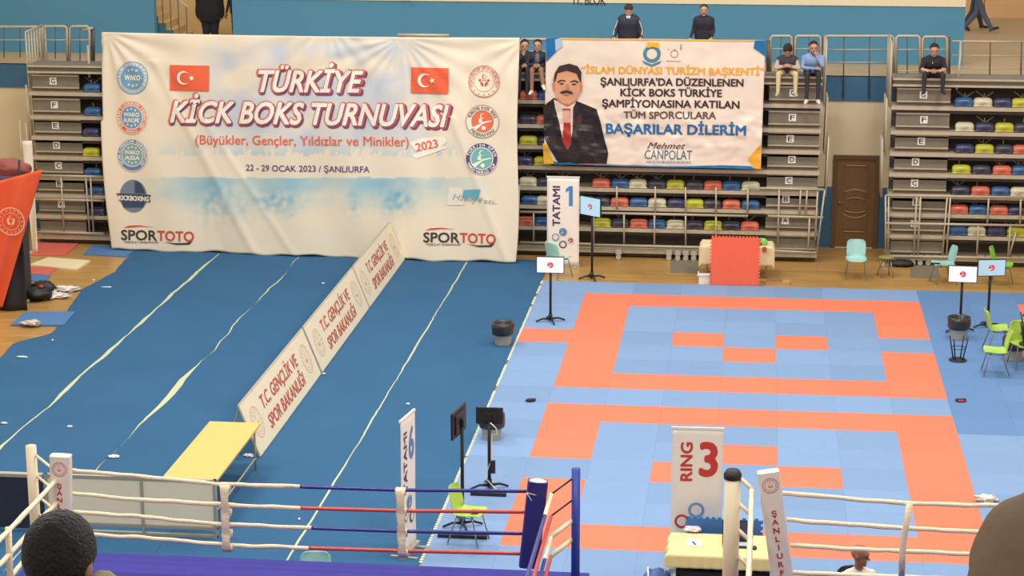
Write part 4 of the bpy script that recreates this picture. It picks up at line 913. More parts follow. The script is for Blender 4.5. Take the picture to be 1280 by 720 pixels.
def stool(name, label, loc, rotz, top, legm, upside=False, group=None, h=.45):
    t = thing(name, label, 'stool', loc, rotz, group)
    f = (lambda z: h-z) if upside else (lambda z: z)
    b = MB(); pr = [(.15, f(h-.03)), (.165, f(h-.02)), (.165, f(h-.008)), (.15, f(h))]; b.lathe(pr if not upside else pr[::-1], n=24); b.build('seat', top, t, True)
    for i in range(4):
        a = math.pi/4+math.pi/2*i; b = MB(); b.tube([(.1*math.cos(a), .1*math.sin(a), f(h-.03)), (.19*math.cos(a), .19*math.sin(a), f(0))], .013, 8); b.build('leg', legm, t, True)
    b = MB(); b.tube([(.14*math.cos(a), .14*math.sin(a), f(.2)) for a in [2*math.pi*i/16 for i in range(17)]], .007, 6, caps=False); b.build('foot_ring', legm, t, True)
    return t
G = lambda x, y, z=0.: gz(x, y, z)
p = G(578, 690); shell_chair('shell_chair', 'lime green shell chair facing away behind the boxing ring ropes', (-.46, -14.9, 0), math.radians(75), LIME, 'plastic shell chairs')
shell_chair('shell_chair', 'pale aqua shell chair of which only the backrest shows above the ring canvas', (-2.09, -17.9, 0), math.radians(5), PALE, 'plastic shell chairs')
p = G(1070, 352, FZ); shell_chair('shell_chair', 'pale aqua shell chair standing in front of the brown door', (p.x, p.y+.25, FZ), 0, PALE, 'plastic shell chairs')
p = G(1188, 366); shell_chair('shell_chair', 'pale aqua shell chair behind the monitor with the white screen', (7.62, 1.75, FZ), math.radians(-75), PALE, 'plastic shell chairs')
shell_chair('shell_chair', 'bright green shell chair behind the monitor with the pale blue screen', (8.85, 1.75, FZ), math.radians(75), GREEN, 'plastic shell chairs')
shell_chair('shell_chair', 'pale mint shell chair in front of the TATAMI 1 banner', (-.72, 1.45, FZ), math.radians(140), M('mint_shell', (176, 222, 196), .4), 'plastic shell chairs')
shell_chair('shell_chair', 'lime shell chair seen sideways on the mats, nearest to the camera in its cluster', (8.0, -5.3, 0), math.radians(-90), LIME, 'plastic shell chairs')
shell_chair('shell_chair', 'lime shell chair facing the camera with stools stacked upside down on it', (8.56, -4.75, 0), math.radians(15), LIME, 'plastic shell chairs')
shell_chair('shell_chair', 'lime shell chair seen edge-on behind the stool chair cluster', (8.2, -3.7, 0), math.radians(95), LIME, 'plastic shell chairs')
p = G(1107, 347, FZ); stool('round_stool', 'small olive round stool beside the brown door', (p.x, p.y+.1, FZ), .3, M('olive_seat', (150, 140, 72), .6), chrome, group=None)
stool('round_stool', 'dark round stool turned upside down on the mats beside the bin', (7.4, -4.45, 0), .2, black, blackmetal, True)
stool('round_stool', 'dark round stool lying under the monitor near the lime chairs', (8.95, -2.6, 0), .5, black, blackmetal)
for i, (x, y, z, lb) in enumerate(((8.62, -4.85, .46, 'upside down black stool on the lime chair, lower of two'), (8.66, -4.7, .62, 'upside down black stool on the lime chair, upper of two'))):
    stool('round_stool', lb, (x, y, z), .4*i, black, blackmetal, True, h=.4)
# ---- waste bins
bin_m = M('bin_cream_plastic', (180, 172, 152), .5); bag_m = M('bin_liner_black', (44, 40, 42), .35, coat=.3)
def waste_bin(label, loc, r=.19, h=.42):
    t = thing('waste_bin', label, 'bin', loc, 0, 'bins with black liners')
    b = MB(); b.lathe([(r*.8, 0), (r*.82, .01), (r*.98, h*.97), (r*1.03, h*.97), (r*1.03, h), (r*.96, h), (r*.78, .03)], n=28); b.build('bucket', bin_m, t, True)
    s = loc[0]*3
    b = MB(); b.lathe([(r*1.1, h*.5), (r*1.16, h*.62), (r*1.17, h*.85), (r*1.15, h*1.04), (r*1.02, h*1.06), (r*.9, h*.98), (r*.75, h*.55), (r*.3, h*.45)], n=36, wob=lambda i, j: 1+.07*noise.noise(Vector((j*.7, i*1.1, s)))); b.build('bin_liner', bag_m, t, True)
    return t
waste_bin('cream bin with black liner standing alone on the blue carpet', (-1.25, -4.25, 0)); waste_bin('cream bin with black liner behind the monitor seen from the back', (-.73, -10.1, 0))
waste_bin('cream bin with bulging black liner under the white-screen monitor', (7.55, -2.85, 0)); waste_bin('cream bin at the edge behind the lime chair with stools', (8.45, -4.25, 0))
# ---- monitors on floor stands
screen_w = M('screen_white', (226, 232, 240), .3, emit=.9); screen_b = M('screen_pale_blue', (166, 206, 226), .3, emit=.75); logo_r = M('screen_logo_red', (214, 62, 78), .4, emit=.5)
def monitor(label, loc, yaw, H, screen, w_=.56, h_=.34, feet='cross', tilt=0.):
    t = thing('monitor_stand', label, 'monitor', loc, 0, 'score monitors on floor stands')
    b = MB(); b.tube([(0, 0, .03), (0, 0, H-.02)], .026, 12); part_l(b, 'pole', blackmetal, t)
    b = MB(); b.tube([(0, 0, .03), (0, 0, .16)], .04, 12); part_l(b, 'pole_socket', blackmetal, t)
    for a in (math.radians(20), math.radians(110), math.radians(200), math.radians(290)):
        b = MB(); b.tube([(0, 0, .06), (.16*math.cos(a), .16*math.sin(a), .07), (.3*math.cos(a), .3*math.sin(a), .02)], [.024, .02, .016], 8); part_l(b, 'foot', blackmetal, t)
    Rm = Matrix.Rotation(yaw, 4, 'Z') @ Matrix.Translation((0, -.05, H)) @ Matrix.Rotation(tilt, 4, 'X')
    b = MB(); b.box(-w_/2, w_/2, -.02, .015, -h_/2, h_/2, T=Rm); b.box(-w_/2+.09, w_/2-.09, .015, .04, -h_/2+.05, h_/2-.06, T=Rm); s_ = part_l(b, 'monitor_case', black, t)
    b = MB(); b.box(-w_/2+.014, w_/2-.014, -.0225, -.02, -h_/2+.014, h_/2-.014, T=Rm); part_l(b, 'screen', screen, t)
    Q = Rm.to_3x3(); S = Surf(Rm @ Vector((0, -.0225, 0)), Q @ Vector((1, 0, 0)), Q @ Vector((0, 0, 1)))
    b = MB(); put_poly(b, S, disc((0, 0), .062, 24), .001, uv=True); lg = part_l(b, 'screen_logo', logo_r, t)
    b = MB(); put_poly(b, S, [(-.05, -.03), (-.01, -.012), (.05, .004), (.0, -.022), (-.03, -.048)][::-1], .002, uv=True); put_crescent(b, S, (.0, .03), .018, .002); b.build('logo_figure', screen_w, lg)
    b = MB(); b.box(-.05, .05, .035, .09, -.05, .05, T=Rm); part_l(b, 'bracket', blackmetal, t)
    return t
def part_l(b, name, m, t): return b.build(name, m, t, True if name in ('pole', 'foot', 'pole_socket') else False)
monitor('monitor with white screen on a stand at the corner of the far tatami', (-.505, -2.45, 0), 0, 1.19, screen_w)
monitor('tall monitor with pale blue screen turned to the left beside the TATAMI 1 banner'.replace(' to the left', ' sideways'), (.03, 1.35, FZ), math.radians(-38), 1.63, screen_b, .6, .42)
monitor('monitor with white screen above the bulging bin liner', (7.62, -2.35, 0), math.radians(-3), 1.19, screen_w)
monitor('monitor with pale blue screen tilted beside the white-screen one', (8.2, -1.95, 0), math.radians(10), 1.24, screen_b)
t = monitor('monitor seen from behind with a white cable, standing on the mat edge', (-.45, -12.6, 0), math.radians(180), 1.17, screen_w, .42, .26)
b = MB(); b.tube([(.03, -.09, 1.1), (.12, -.1, 1.02), (.14, -.09, .92), (.05, -.06, .9), (.04, -.05, .5), (-.06, -.06, .2), (.1, -.12, .05), (.25, -.16, .02), (.0, -.3, .02), (-.1, -.25, .02)], .008, 6); b.build('cable', white_p, t, True)
b = MB(); b.box(.02, .1, -.09, -.03, .28, .48); b.build('power_brick', black, t); b = MB(); b.box(-.25, .3, -.35, -.28, 0, .05); b.build('power_strip', black, t)
t = monitor('monitor turned edge-on on a tall black stand behind the lime chair', (-.63, -14.3, 0), math.radians(-100), 1.62, screen_w, .62, .4)
b = MB(); b.box(-.3, .42, -.5, -.42, .0, .05); b.build('power_strip', black, t)
# ---- puzzle mats standing upright
def puzzle(w_, h_, n, m_, depth=.035):
    pts = []; 
    def side(x0, y0, dx, dy, L, k):
        nx, ny = dy, -dx; s = L/k; out = []
        for i in range(k):
            a = i*s; d = .028
            out += [(x0+dx*a, y0+dy*a), (x0+dx*(a+s*.5), y0+dy*(a+s*.5)), (x0+dx*(a+s*.44)+nx*d, y0+dy*(a+s*.44)+ny*d), (x0+dx*(a+s*1.06)+nx*d, y0+dy*(a+s*1.06)+ny*d)] if True else []
            out.append((x0+dx*(a+s), y0+dy*(a+s)))
        return out
    for sd in ((0, 0, 1, 0, w_, n), (w_, 0, 0, 1, h_, int(n*h_/w_)), (w_, h_, -1, 0, w_, n), (0, h_, 0, -1, h_, int(n*h_/w_))): pts += side(*sd)
    out = []
    for q in pts:
        if not out or (abs(q[0]-out[-1][0])+abs(q[1]-out[-1][1])) > 1e-4: out.append(q)
    return out
red_foam = M('foam_mat_red', (232, 100, 74), .8, noise_amt=.02, bump=.1); blue_foam = M('foam_mat_blue', (64, 116, 184), .8, bump=.1)
p0 = gz(888.5, 357, FZ); p1 = gz(947, 357, FZ)
b = MB(); b.prism(puzzle(1.02, 1.02, 14, 0), -.018, .018, T=Matrix.Translation((p0.x, p0.y, FZ+.03)) @ Matrix(((1, 0, 0, 0), (0, .12, -1, 0), (0, 1, .12, 0), (0, 0, 0, 1))))
tag(b.build('foam_mat', red_foam, loc=(p0.x+.5, p0.y, FZ), shift=True), 'orange-red jigsaw foam mat standing upright before the small table', 'foam mat')
# ---- roll-up banners
def rollup(label, base, yaw, w_, H, word, number, wcol, ncol, seals=True, tilt=0.):
    t = thing('roll_up_banner', label, 'banner', base, yaw)
    b = MB(); b.box(-w_/2-.02, w_/2+.02, -.05, .05, 0, .07); b.box(-w_/2+.05, -w_/2+.1, -.2, .2, 0, .02); b.box(w_/2-.1, w_/2-.05, -.2, .2, 0, .02); b.build('base', M('banner_base_alu', (190, 188, 182), .4, .5), t)
    b = MB(); b.tube([(0, .03, .05), (0, .03, H)], .012, 8); b.build('pole', steel, t, True)
    b = MB(); b.box(-w_/2-.01, w_/2+.01, -.012, .022, H-.025, H+.01); b.build('top_bar', white_p, t)
    def fn(u, v): return ((u-.5)*w_, .004*math.sin(v*5), .06+v*(H-.08))
    b = MB(); b.grid(fn, 8, 24, thick=(0, .004, 0)); o = b.build('sheet', M('rollup_sheet', (250, 240, 228), .55), t, True)
    S = Surf((-w_/2, -.003, .06), (1, 0, 0), (0, 0, 1)); k = H/2.
    Sv = Surf((-w_/2, -.003, .06), (0, 0, 1), (-1, 0, 0))  # writing that runs upwards
    m = MB(); L = .88*k if len(word) > 4 else .52*k; zt = H-.06-.21*k if len(word) > 4 else H-.06-.2*k
    # vertical word: baseline at right side of its column
    xb = w_*.40; put_text(m, Sv, word, (zt-L, -xb), (zt, -xb), w_*.22, .045, off=.004, uv=True); m.build('lettering', wcol, t)
    m = MB(); hn = .44*k; x0 = w_*(.56 if number != '1' else .58); x1 = w_*.88 if number != '1' else w_*.74; zt2 = H-.06-.2*k
    if number == '1': put_poly(m, S, [(w_*.68, zt2-hn), (w_*.8, zt2-hn), (w_*.8, zt2), (w_*.7, zt2), (w_*.58, zt2-.07*k), (w_*.58, zt2-.14*k), (w_*.68, zt2-.1*k)], .004, uv=True)
    else: put_text(m, S, number, (x0, zt2-hn), (x1, zt2-hn), hn, .045, off=.004, uv=True)
    m.build('number', ncol, t)
    if seals:
        for (sx, sz, r, c0, c1) in seals:
            base_ = MB(); put_poly(base_, S, disc((w_*sx, H*sz), r, 28), .004, uv=True); rt_ = base_.build('emblem', c0, t)
            m = MB(); put_poly(m, S, disc((w_*sx, H*sz), r*.68, 24), .006, uv=True); m.build('field', c1, rt_)
            m = MB(); put_poly(m, S, [(w_*sx+x*r, H*sz+y*r) for x, y in ((-.5, -.2), (.5, .05), (.1, -.15), (-.3, -.45))][::-1], .008, uv=True); put_crescent(m, S, (w_*sx, H*sz+r*.25), r*.2, .008); m.build('centre_mark', white_pr, rt_)
    return t
violet = M('rollup_violet', (84, 52, 104), .5); rblue = M('rollup_blue', (78, 140, 196), .5); rred = M('rollup_red', (206, 62, 58), .5); wht = M('rollup_white', (240, 232, 220), .5)
gs = M('rollup_grey', (150, 146, 160), .5); bs = M('rollup_seal_blue', (126, 160, 204), .5)
rollup('white roll-up banner reading TATAMI 1 in front of the folded seats', (-.71, 2.45, FZ), 0, .72, 2.05, 'TATAMI', '1', violet, rblue, [(.5, .36, .092, bs, rblue), (.27, .3, .085, gs, wht), (.74, .27, .08, wht, rred), (.5, .22, .085, violet, wht)])
a_ = G(508, 706); c_ = G(525, 690)
rollup('white roll-up banner reading TATAMI 6 seen almost edge-on behind the ropes', (-1.24, -15.42, 0), math.radians(80), .6, 2.04, 'TATAMI', '6', violet, rblue, [(.55, .34, .1, bs, rblue), (.3, .26, .09, gs, wht), (.7, .22, .09, violet, wht)])
pr3 = gy(869, 700, -15.75)
r3 = rollup('tall white roll-up banner reading RING 3 behind the cloth-covered table', (pr3.x, -15.75, 0), math.radians(2), .7, gy(869, 535, -15.75).z, 'RING', '3', rred, rred, [(.5, .41, .11, bs, wht), (.22, .33, .1, rred, wht)])
# ---- advertising boards
bw = M('board_white', (236, 224, 196), .55, noise_amt=.02); bred = M('board_red', (196, 84, 70), .6); bframe = M('board_frame', (186, 178, 160), .45, .3)
def board(label, y0, y1, texts):
    x = -4.33; t = thing('advertising_board', label, 'board', (x, (y0+y1)/2, 0), 0, 'advertising boards in a row'); H = .84; lean = .33
    U_ = Vector((0, 1, 0)); V_ = Vector((-lean, 0, H)).normalized(); L = y1-y0; hh = math.hypot(lean, H)
    S = Surf((x, y0, .02), U_, V_)
    b = MB(); N_ = S.N
    vs = [S.pos(u, v, o_) for o_ in (0, -.03) for u, v in ((0, 0), (L, 0), (L, hh), (0, hh))]
    b.add(vs, [(0, 1, 2, 3), (7, 6, 5, 4), (0, 4, 5, 1), (1, 5, 6, 2), (2, 6, 7, 3), (3, 7, 4, 0)]); part(b, 'panel', bw, t)
    b = MB()
    for P in ([(0, 0), (L, 0)], [(0, hh), (L, hh)], [(0, 0), (0, hh)], [(L, 0), (L, hh)]): b.tube([S.pos(*P[0], -.02), S.pos(*P[1], -.02)], .022, 6)
    part(b, 'frame', bframe, t)
    for yy in (y0+.05, (y0+y1)/2, y1-.05):
        b = MB(); b.tube([(x-lean+.0, yy, H), (x-lean-.3, yy, .015)], .016, 6); part(b, 'rear_leg', bframe, t)
    for (kind, a, c) in texts:
        if kind == 's':
            u = a; r = .27; cc = (u, hh*.5)
            m = MB(); put_ring(m, S, cc, r*.96, r, .006); put_ring(m, S, cc, r*.6, r*.62, .006)
            for i in range(16): put_poly(m, S, disc((cc[0]+r*.8*math.cos(math.pi*i/8), cc[1]+r*.8*math.sin(math.pi*i/8)), r*.05, 8), .006, uv=True)
            put_crescent(m, S, (cc[0], cc[1]+r*.3), r*.13, .006)
            for sg in (-1, 1): put_poly(m, S, [(cc[0]+sg*q*r, cc[1]+w2*r) for q, w2 in ((.05, -.3), (.22, -.18), (.28, .05), (.16, .0), (.04, -.16))][::sg], .006, uv=True)
            part(m, 'emblem', M('board_pale_red', (216, 168, 140), .6), t)
        else:
            m = MB(); put_text(m, S, 'T.C. GENÇLİK VE', (a, hh*.56), (c, hh*.56), hh*.24, .03, .15, .006, uv=True); put_text(m, S, 'SPOR BAKANLIĞI', (a, hh*.16), (c, hh*.16), hh*.24, .03, .15, .006, uv=True); part(m, 'lettering', bred, t)
    return t
board('cream advertising board with red ministry lettering, nearest to the plywood table', -11.5, -6.7, [('s', .5, 0), ('t', 1.05, 3.75), ('s', 4.3, 0)])
board('cream advertising board with red ministry lettering, middle one of the row', -6.58, -1.85, [('s', .5, 0), ('t', 1.05, 3.7), ('s', 4.25, 0)])
board('cream advertising board with red ministry lettering, touching the white tournament banner', -1.75, 2.62, [('s', .4, 0), ('t', .95, 3.3), ('s', 3.9, 0)])
# ---- plywood-topped table
t = thing('plywood_table', 'long narrow table with bare yellow plywood top beside the advertising boards', 'table', (-4.6, -13.4, 0))
ply = M('plywood_yellow', (228, 186, 104), .5, noise_amt=.02, scale=4)
b = MB(); b.box(-5.02, -4.19, -14.75, -12.0, .715, .745); part(b, 'tabletop', ply, t)
for x in (-4.95, -4.26):
    for y in (-14.6, -12.15):
        b = MB(); b.tube([(x, y, .715), (x, y, 0)], .02, 8); part(b, 'leg', steel, t, True)
    b = MB(); b.tube([(x, -14.6, .2), (x, -12.15, .2)], .014, 6); part(b, 'stretcher', steel, t, True)
# ---- low barrier seen from behind the ring
t = thing('ring_barrier', 'low white panelled barrier in a metal frame behind the ring ropes', 'barrier', (-5.2, -15.15, 0))
for x0, x1 in ((-6.62, -5.22), (-5.18, -4.14)):
    b = MB(); b.box(x0, x1, -15.17, -15.15, .17, .85); part(b, 'panel', M('barrier_panel', (250, 238, 208), .6), t)
for z in (.02, .14, .87): b = MB(); b.box(-6.65, -4.1, -15.19, -15.13, z-.02, z+.02); part(b, 'rail', bframe, t)
for x in (-6.63, -5.2, -4.12): b = MB(); b.box(x-.02, x+.02, -15.2, -15.12, 0, .89); part(b, 'post', bframe, t)
t = thing('dark_barrier', 'dark barrier with a white top rail beyond the ring corner at the far left', 'barrier', (-7.3, -15.2, 0))
b = MB(); b.box(-8.6, -6.68, -15.22, -15.17, .05, .84); part(b, 'panel', M('dark_navy_panel', (44, 50, 68), .8, noise_amt=.08), t)
b = MB(); b.box(-8.6, -6.68, -15.24, -15.14, .84, .89); part(b, 'top_rail', bframe, t)
for x in (-7.6, -6.7): b = MB(); b.box(x-.02, x+.02, -15.5, -15.1, 0, .05); part(b, 'foot', bframe, t)

# ================================================================ BOXING RINGS
rope_white = M('rope_wrap_white', (240, 222, 186), .6, noise_amt=.05, scale=30, bump=.5, bscale=30); rope_blue = M('rope_blue', (40, 48, 132), .35, coat=.3); rope_red = M('rope_red', (206, 74, 60), .35, coat=.3)
canvas_blue = M('ring_canvas_blue', (50, 46, 144), .6, noise_amt=.06, scale=2, bump=.15, bscale=6, spec=.25); post_w = M('post_white', (224, 208, 176), .5); post_b = M('post_blue', (38, 66, 158), .4); pad_b = M('pad_blue', (42, 46, 116), .5); pad_w = M('pad_white', (232, 222, 204), .6)
RZ = (2.234, 1.952, 1.679, 1.43); YR = -18.98
def ring(label, name, xl, xr, yr, postmL, postmR, colourR, group, ymin):
    t = thing(name, label, 'boxing ring', ((xl+xr)/2, yr-3.4, 0), 0, group)
    mg = .55 if name and xl < 0 else .28
    b = MB(); b.box(xl-mg, xr+mg, ymin-.5, yr+mg, .9, 1.0); part(b, 'canvas', canvas_blue, t)
    b = MB(); b.box(xl-mg+.03, xr+mg-.03, ymin-.47, yr+mg-.03, 0, .9); part(b, 'skirt', M('ring_skirt', (50, 54, 120), .8), t)
    return t
def rope(t, pts, spans, r=.028, wob=.012):
    """rope through the given points; spans: list of (end fraction, material)"""
    P = [Vector(p) for p in pts]; n = 60; L = [0]
    for a, b_ in zip(P, P[1:]): L.append(L[-1]+(b_-a).length)
    def at(s):
        s = min(max(s, 0), L[-1])
        for i in range(len(P)-1):
            if s <= L[i+1]+1e-9: return P[i].lerp(P[i+1], (s-L[i])/(L[i+1]-L[i]))
        return P[-1]
    f0 = 0.
    for f1, m in spans:
        pts_ = [at(L[-1]*(f0+(f1-f0)*i/n)) for i in range(n+1)]; w = wob if m is rope_white else 0
        b = MB(); b.tube([q+Vector((0, 0, w*noise.noise(q*4))) for q in pts_], [r*(1.0+(.22*noise.noise(q*7) if w else -.12)) for q in pts_], 8); part(b, 'rope', m, t, True); f0 = f1
XLc, XRc = gy(88, 590, YR).x, gy(672, 614, YR).x
ringA = ring('boxing ring with blue canvas and blue, red and white-wrapped ropes', 'boxing_ring', XLc-.1, XRc+.05, YR, None, None, None, 'boxing rings', -25.6)
pixA = (((90, 588), (180, 596), (270, 605), (375, 608.5), (500, 612.5), (658, 614)), ((87, 616), (160, 624), (280, 631), (375, 635), (500, 638.5), (658, 640)), ((90, 640), (180, 646), (270, 655), (387, 660), (500, 664), (655, 667)), ((87, 667), (180, 672), (280, 681), (385, 685), (500, 688.5), (652, 692)))
for px, m, xs in zip(pixA, (rope_blue, rope_red, rope_blue, rope_red), (375, 375, 388, 384)):
    P = [gy(x, y, YR) for x, y in px]; f = (gy(xs, 600, YR).x-P[0].x)/(P[-1].x-P[0].x); rope(ringA, P, [(f, rope_white), (1., m)])
for x in (283, 502):
    P = [gy(x-1, 609 if x < 300 else 614, YR), gy(x, 640, YR), gy(x+1, 666, YR), gy(x+2, 684 if x < 300 else 691, YR)]
    b = MB()
    def band(u, v, P=P):
        k = v*3; i_ = min(2, int(k)); f_ = k-i_; q = P[i_].lerp(P[i_+1], f_); w_ = .062-.016*math.sin(math.pi*f_); return (q.x+(u-.5)*2*w_, q.y-.05-.02*math.sin(math.pi*f_), q.z+.04*(1-2*v)*(v in (0, 1)))
    b.grid(band, 4, 24); o = part(b, 'rope_spacer', rope_white, ringA, True); md = o.modifiers.new('t', 'SOLIDIFY'); md.thickness = .012
    for q in P: b = MB(); b.tube([q+Vector((-.062, -.0, 0)), q+Vector((.062, -.0, 0))], .05, 12); part(b, 'spacer_loop', rope_white, ringA, True)
# side ropes towards the camera
for k, z in enumerate(RZ):
    m = (rope_blue, rope_red, rope_blue, rope_red)[k]
    rope(ringA, [(XLc-.12, YR-.05, z), (XLc-.12, -22.2, z-.05), (XLc-.12, -25.2, z)], [(1., rope_white)], .03)
    rope(ringA, [(XRc+.17, YR-.05, z), (XRc+.17, -25.2, z)], [(.12, rope_white), (1., m)] if k in (0, 2) else [(1., m)], .028)
b = MB(); b.tube([(XLc-.12, -20.9, 2.25), (XLc-.12, -20.95, 1.4)], .04, 8); part(b, 'rope_spacer', rope_white, ringA, True)
def ring_post(t, px, py, y, mat, cap=None, r=.085, zt=None):
    q = gy(px, py, y); b = MB(); b.tube([(q.x, y, .0), (q.x, y, q.z)], r, 20); part(b, 'post', mat, t, True)
    if cap: b = MB(); b.lathe([(r*1.12, q.z-.04), (r*1.12, q.z+.02), (r*.8, q.z+.07), (r*.2, q.z+.09)], c=(q.x, y, 0), n=18); part(b, 'post_cap', cap, t, True)
    return q
YPO = YR+.42
qb = ring_post(ringA, 720, 586, YPO, post_b, r=.055); qw = ring_post(ringA, 38.5, 557, YPO+.1, post_w, r=.068)
for k, z in enumerate(RZ):   # turnbuckles from the posts to the rope corners
    b = MB(); P = [(qb.x-.04, YPO, z+.06), (XRc+.17, YR-.02, z)]; b.tube(P, .012 if k < 2 else .03, 8); part(b, 'turnbuckle', blackmetal if k < 2 else rope_white, ringA, True)
    b = MB(); P = [(qw.x+.05, YPO+.1, z+.08), (XLc-.12, YR-.02, z)]; b.tube(P, .018, 8); part(b, 'turnbuckle', rope_white, ringA, True)
def corner_pad(t, top, bot, y, w_, mat, yaw, depth=.16, topm=None, word=None, emblem=True):
    """padded corner cushion between two surveyed centre points"""
    A, B = gy(*top, y), gy(*bot, y); ax = (A-B).normalized(); X = Vector((math.cos(yaw), math.sin(yaw), 0)); X = (X-ax*X.dot(ax)).normalized(); Nn = X.cross(ax)
    L = (A-B).length; T = Matrix(((X.x, -Nn.x, ax.x, B.x), (X.y, -Nn.y, ax.y, B.y), (X.z, -Nn.z, ax.z, B.z), (0, 0, 0, 1)))
    b = MB(); hw = w_/2; pts = []
    for i in range(20):
        a = 2*math.pi*i/20; c, s = math.cos(a), math.sin(a); pts.append((hw*math.copysign(abs(c)**.35, c), depth/2*math.copysign(abs(s)**.35, s)))
    b.prism(pts, 0, L, T=T); pd = part(b, 'corner_pad', mat, t)
    b = MB(); b.ball((A.x, A.y, A.z-.01), (hw*.95, depth*.48, .03), 14, 8, R=T.to_3x3()); part(b, 'pad_top', topm or mat, t, True)
    S = Surf(T @ Vector((-hw, -depth/2-.001, 0)), X, ax)
    if emblem:
        m = MB(); c = (hw, L-.16); r = hw*.72
        put_ring(m, S, c, r*.93, r, .003); put_ring(m, S, c, r*.66, r*.7, .003)
        for i in range(16): put_poly(m, S, disc((c[0]+r*.81*math.cos(math.pi*i/8), c[1]+r*.81*math.sin(math.pi*i/8)), r*.05, 6), .003, uv=True)
        put_crescent(m, S, (c[0], c[1]+r*.3), r*.13, .003)
        for sg in (-1, 1): put_poly(m, S, [(c[0]+sg*q*r, c[1]+w2*r) for q, w2 in ((.04, -.3), (.22, -.2), (.3, .08), (.16, .02), (.04, -.12))][::sg], .003, uv=True)
        part(m, 'emblem', M('pad_emblem_red', (208, 96, 80), .6), t)
    if word:
        st, step, h = word[1], word[2], word[3]
        for i, ch in enumerate(word[0]):
            m = MB(); vs, fs = text2d(ch); w2 = (max(v[0] for v in vs)-min(v[0] for v in vs))*h/CAPH*1.15; zc = L-st-i*step
            put_text(m, S, ch, (hw-w2/2, zc-h/2), (hw+w2/2, zc-h/2), h, .04, 0, .003, uv=True); part(m, 'pad_letter', M('pad_letter_red', (196, 40, 48), .6), t)
    return pd
corner_pad(ringA, (76, 569), (78, 702), YR-.16, .26, pad_w, 0.06, word=('ŞANLIURFA', .38, .092, .06))
corner_pad(ringA, (672.5, 601), (661, 708), YR-.16, .245, pad_b, .18, topm=pad_w, emblem=False)
b = MB(); A = gy(658, 616, YR-.27); Bq = gy(683, 622, YR-.2); b.tube([A, Bq], .006, 5); b.tube([A, gy(676, 642, YR-.2)], .005, 5); part(b, 'tie_cord', white_p, ringA, True)
# second ring on the right
YR2 = YR+.3
pixB = (((978, 616), (1060, 623), (1130, 629.5), (1135, 629.5), (1245, 632)), ((983, 650), (1060, 656), (1130, 660), (1245, 666)), ((988, 682), (1060, 686), (1130, 689), (1245, 694)), ((990, 716), (1060, 718.5), (1130, 721), (1245, 726)))
XB = gy(952, 614, YR2).x
ringB = ring('boxing ring with white-wrapped ropes and a black-capped white post', 'boxing_ring', XB-.02, XB+6.7, YR2, None, None, None, 'boxing rings', -25.6)
for px in pixB:
    P = [gy(x, y, YR2) for x, y in px]; P.append(P[-1]+(P[-1]-P[0]).normalized()*3.4); rope(ringB, P, [(1., rope_white)], .03)
b = MB(); b.tube([gy(1137, 630, YR2-.04), gy(1131, 665, YR2-.04), gy(1128, 690, YR2-.04), gy(1127, 722, YR2-.04)], .04, 8); part(b, 'rope_spacer', rope_white, ringB, True)
q2 = ring_post(ringB, 916, 594, YR2+.2, post_w, black, r=.1)
zz = [gy(980, y, YR2).z for y in (615, 648, 681, 714)]
for k, z in enumerate(zz):
    rope(ringB, [(XB-.12, YR2, z), (XB-.14, YR2-3.0, z-.03), (XB-.12, -25.2, z)], [(1., rope_white)], .032)
    b = MB(); b.tube([(q2.x+.08, YR2+.2, z+.1), (XB-.12, YR2+.02, z+.02)], .026, 8); part(b, 'turnbuckle', rope_white, ringB, True)
corner_pad(ringB, (960, 589), (980, 738), YR2-.12, .27, pad_w, .1, word=('ŞANLIURFA', .52, .11, .068))

# ================================================================ OFFICIALS' TABLE, PEOPLE IN FRONT
t = thing('officials_table', 'table under a yellow cloth in front of the RING 3 banner', 'table', (3.1, -16.75, 0))
yc = M('yellow_tablecloth', (232, 212, 150), .75, noise_amt=.03, scale=3)
TX0, TX1, TY0, TY1 = 2.5, 3.95, -17.0, -16.18
b = MB(); b.box(TX0+.03, TX1-.03, TY0+.03, TY1-.03, .71, .735); part(b, 'tabletop', blackmetal, t)
for x in (TX0+.12, TX1-.12):
    for y in (TY0+.12, TY1-.12): b = MB(); b.tube([(x, y, .71), (x, y, 0)], .018, 8); part(b, 'leg', blackmetal, t, True)
def cl(u, v):   # cloth: top with drops at the front and sides
    s = (u-.5)*2; q = (v-.5)*2; W_, D_ = (TX1-TX0)/2+.01, (TY1-TY0)/2+.01; ex, ey = W_+.1, D_+.17
    x, y = s*ex, q*ey; z = .742; dx = max(0, abs(x)-W_); dy = max(0, abs(y)-D_)
    x = max(-W_, min(W_, x))+math.copysign(min(dx, .14)*.25, x)*(dx > 0); y = max(-D_, min(D_, y))+math.copysign(dy*.12, y)*(dy > 0)
    z -= dx*.9+dy; 
    if dy: y += math.copysign(.018*math.sin(x*22), q)*dy*4; 
    if dx: x += .015*math.sin(y*20)
    return ((TX0+TX1)/2+x, (TY0+TY1)/2+y, z)
b = MB(); b.grid(cl, 60, 50); o = b.build('tablecloth', yc, smooth=True, loc=(3.1, -16.75, .74), shift=True); tag(o, 'pale yellow cloth draped over the officials table', 'tablecloth'); md = o.modifiers.new('t', 'SOLIDIFY'); md.thickness = .004; md.offset = 1
def flatpaper(name, label, cat, px, py, z, w_, h_, yaw, m=paper):
    q = gz(px, py, z); b = MB(); b.box(-w_/2, w_/2, -h_/2, h_/2, 0, .004); return tag(b.build(name, m, loc=(q.x, q.y, z), rotz=yaw), label, cat)
t = thing('added_dark_case', 'black case added as shade under the officials table', 'case', (3.2, -16.62, 0)); b = MB(); b.box(-.55, .6, -.22, .25, 0, .42); b.build('case_body', black, t)  # dark box added so the space under the table reads as shade
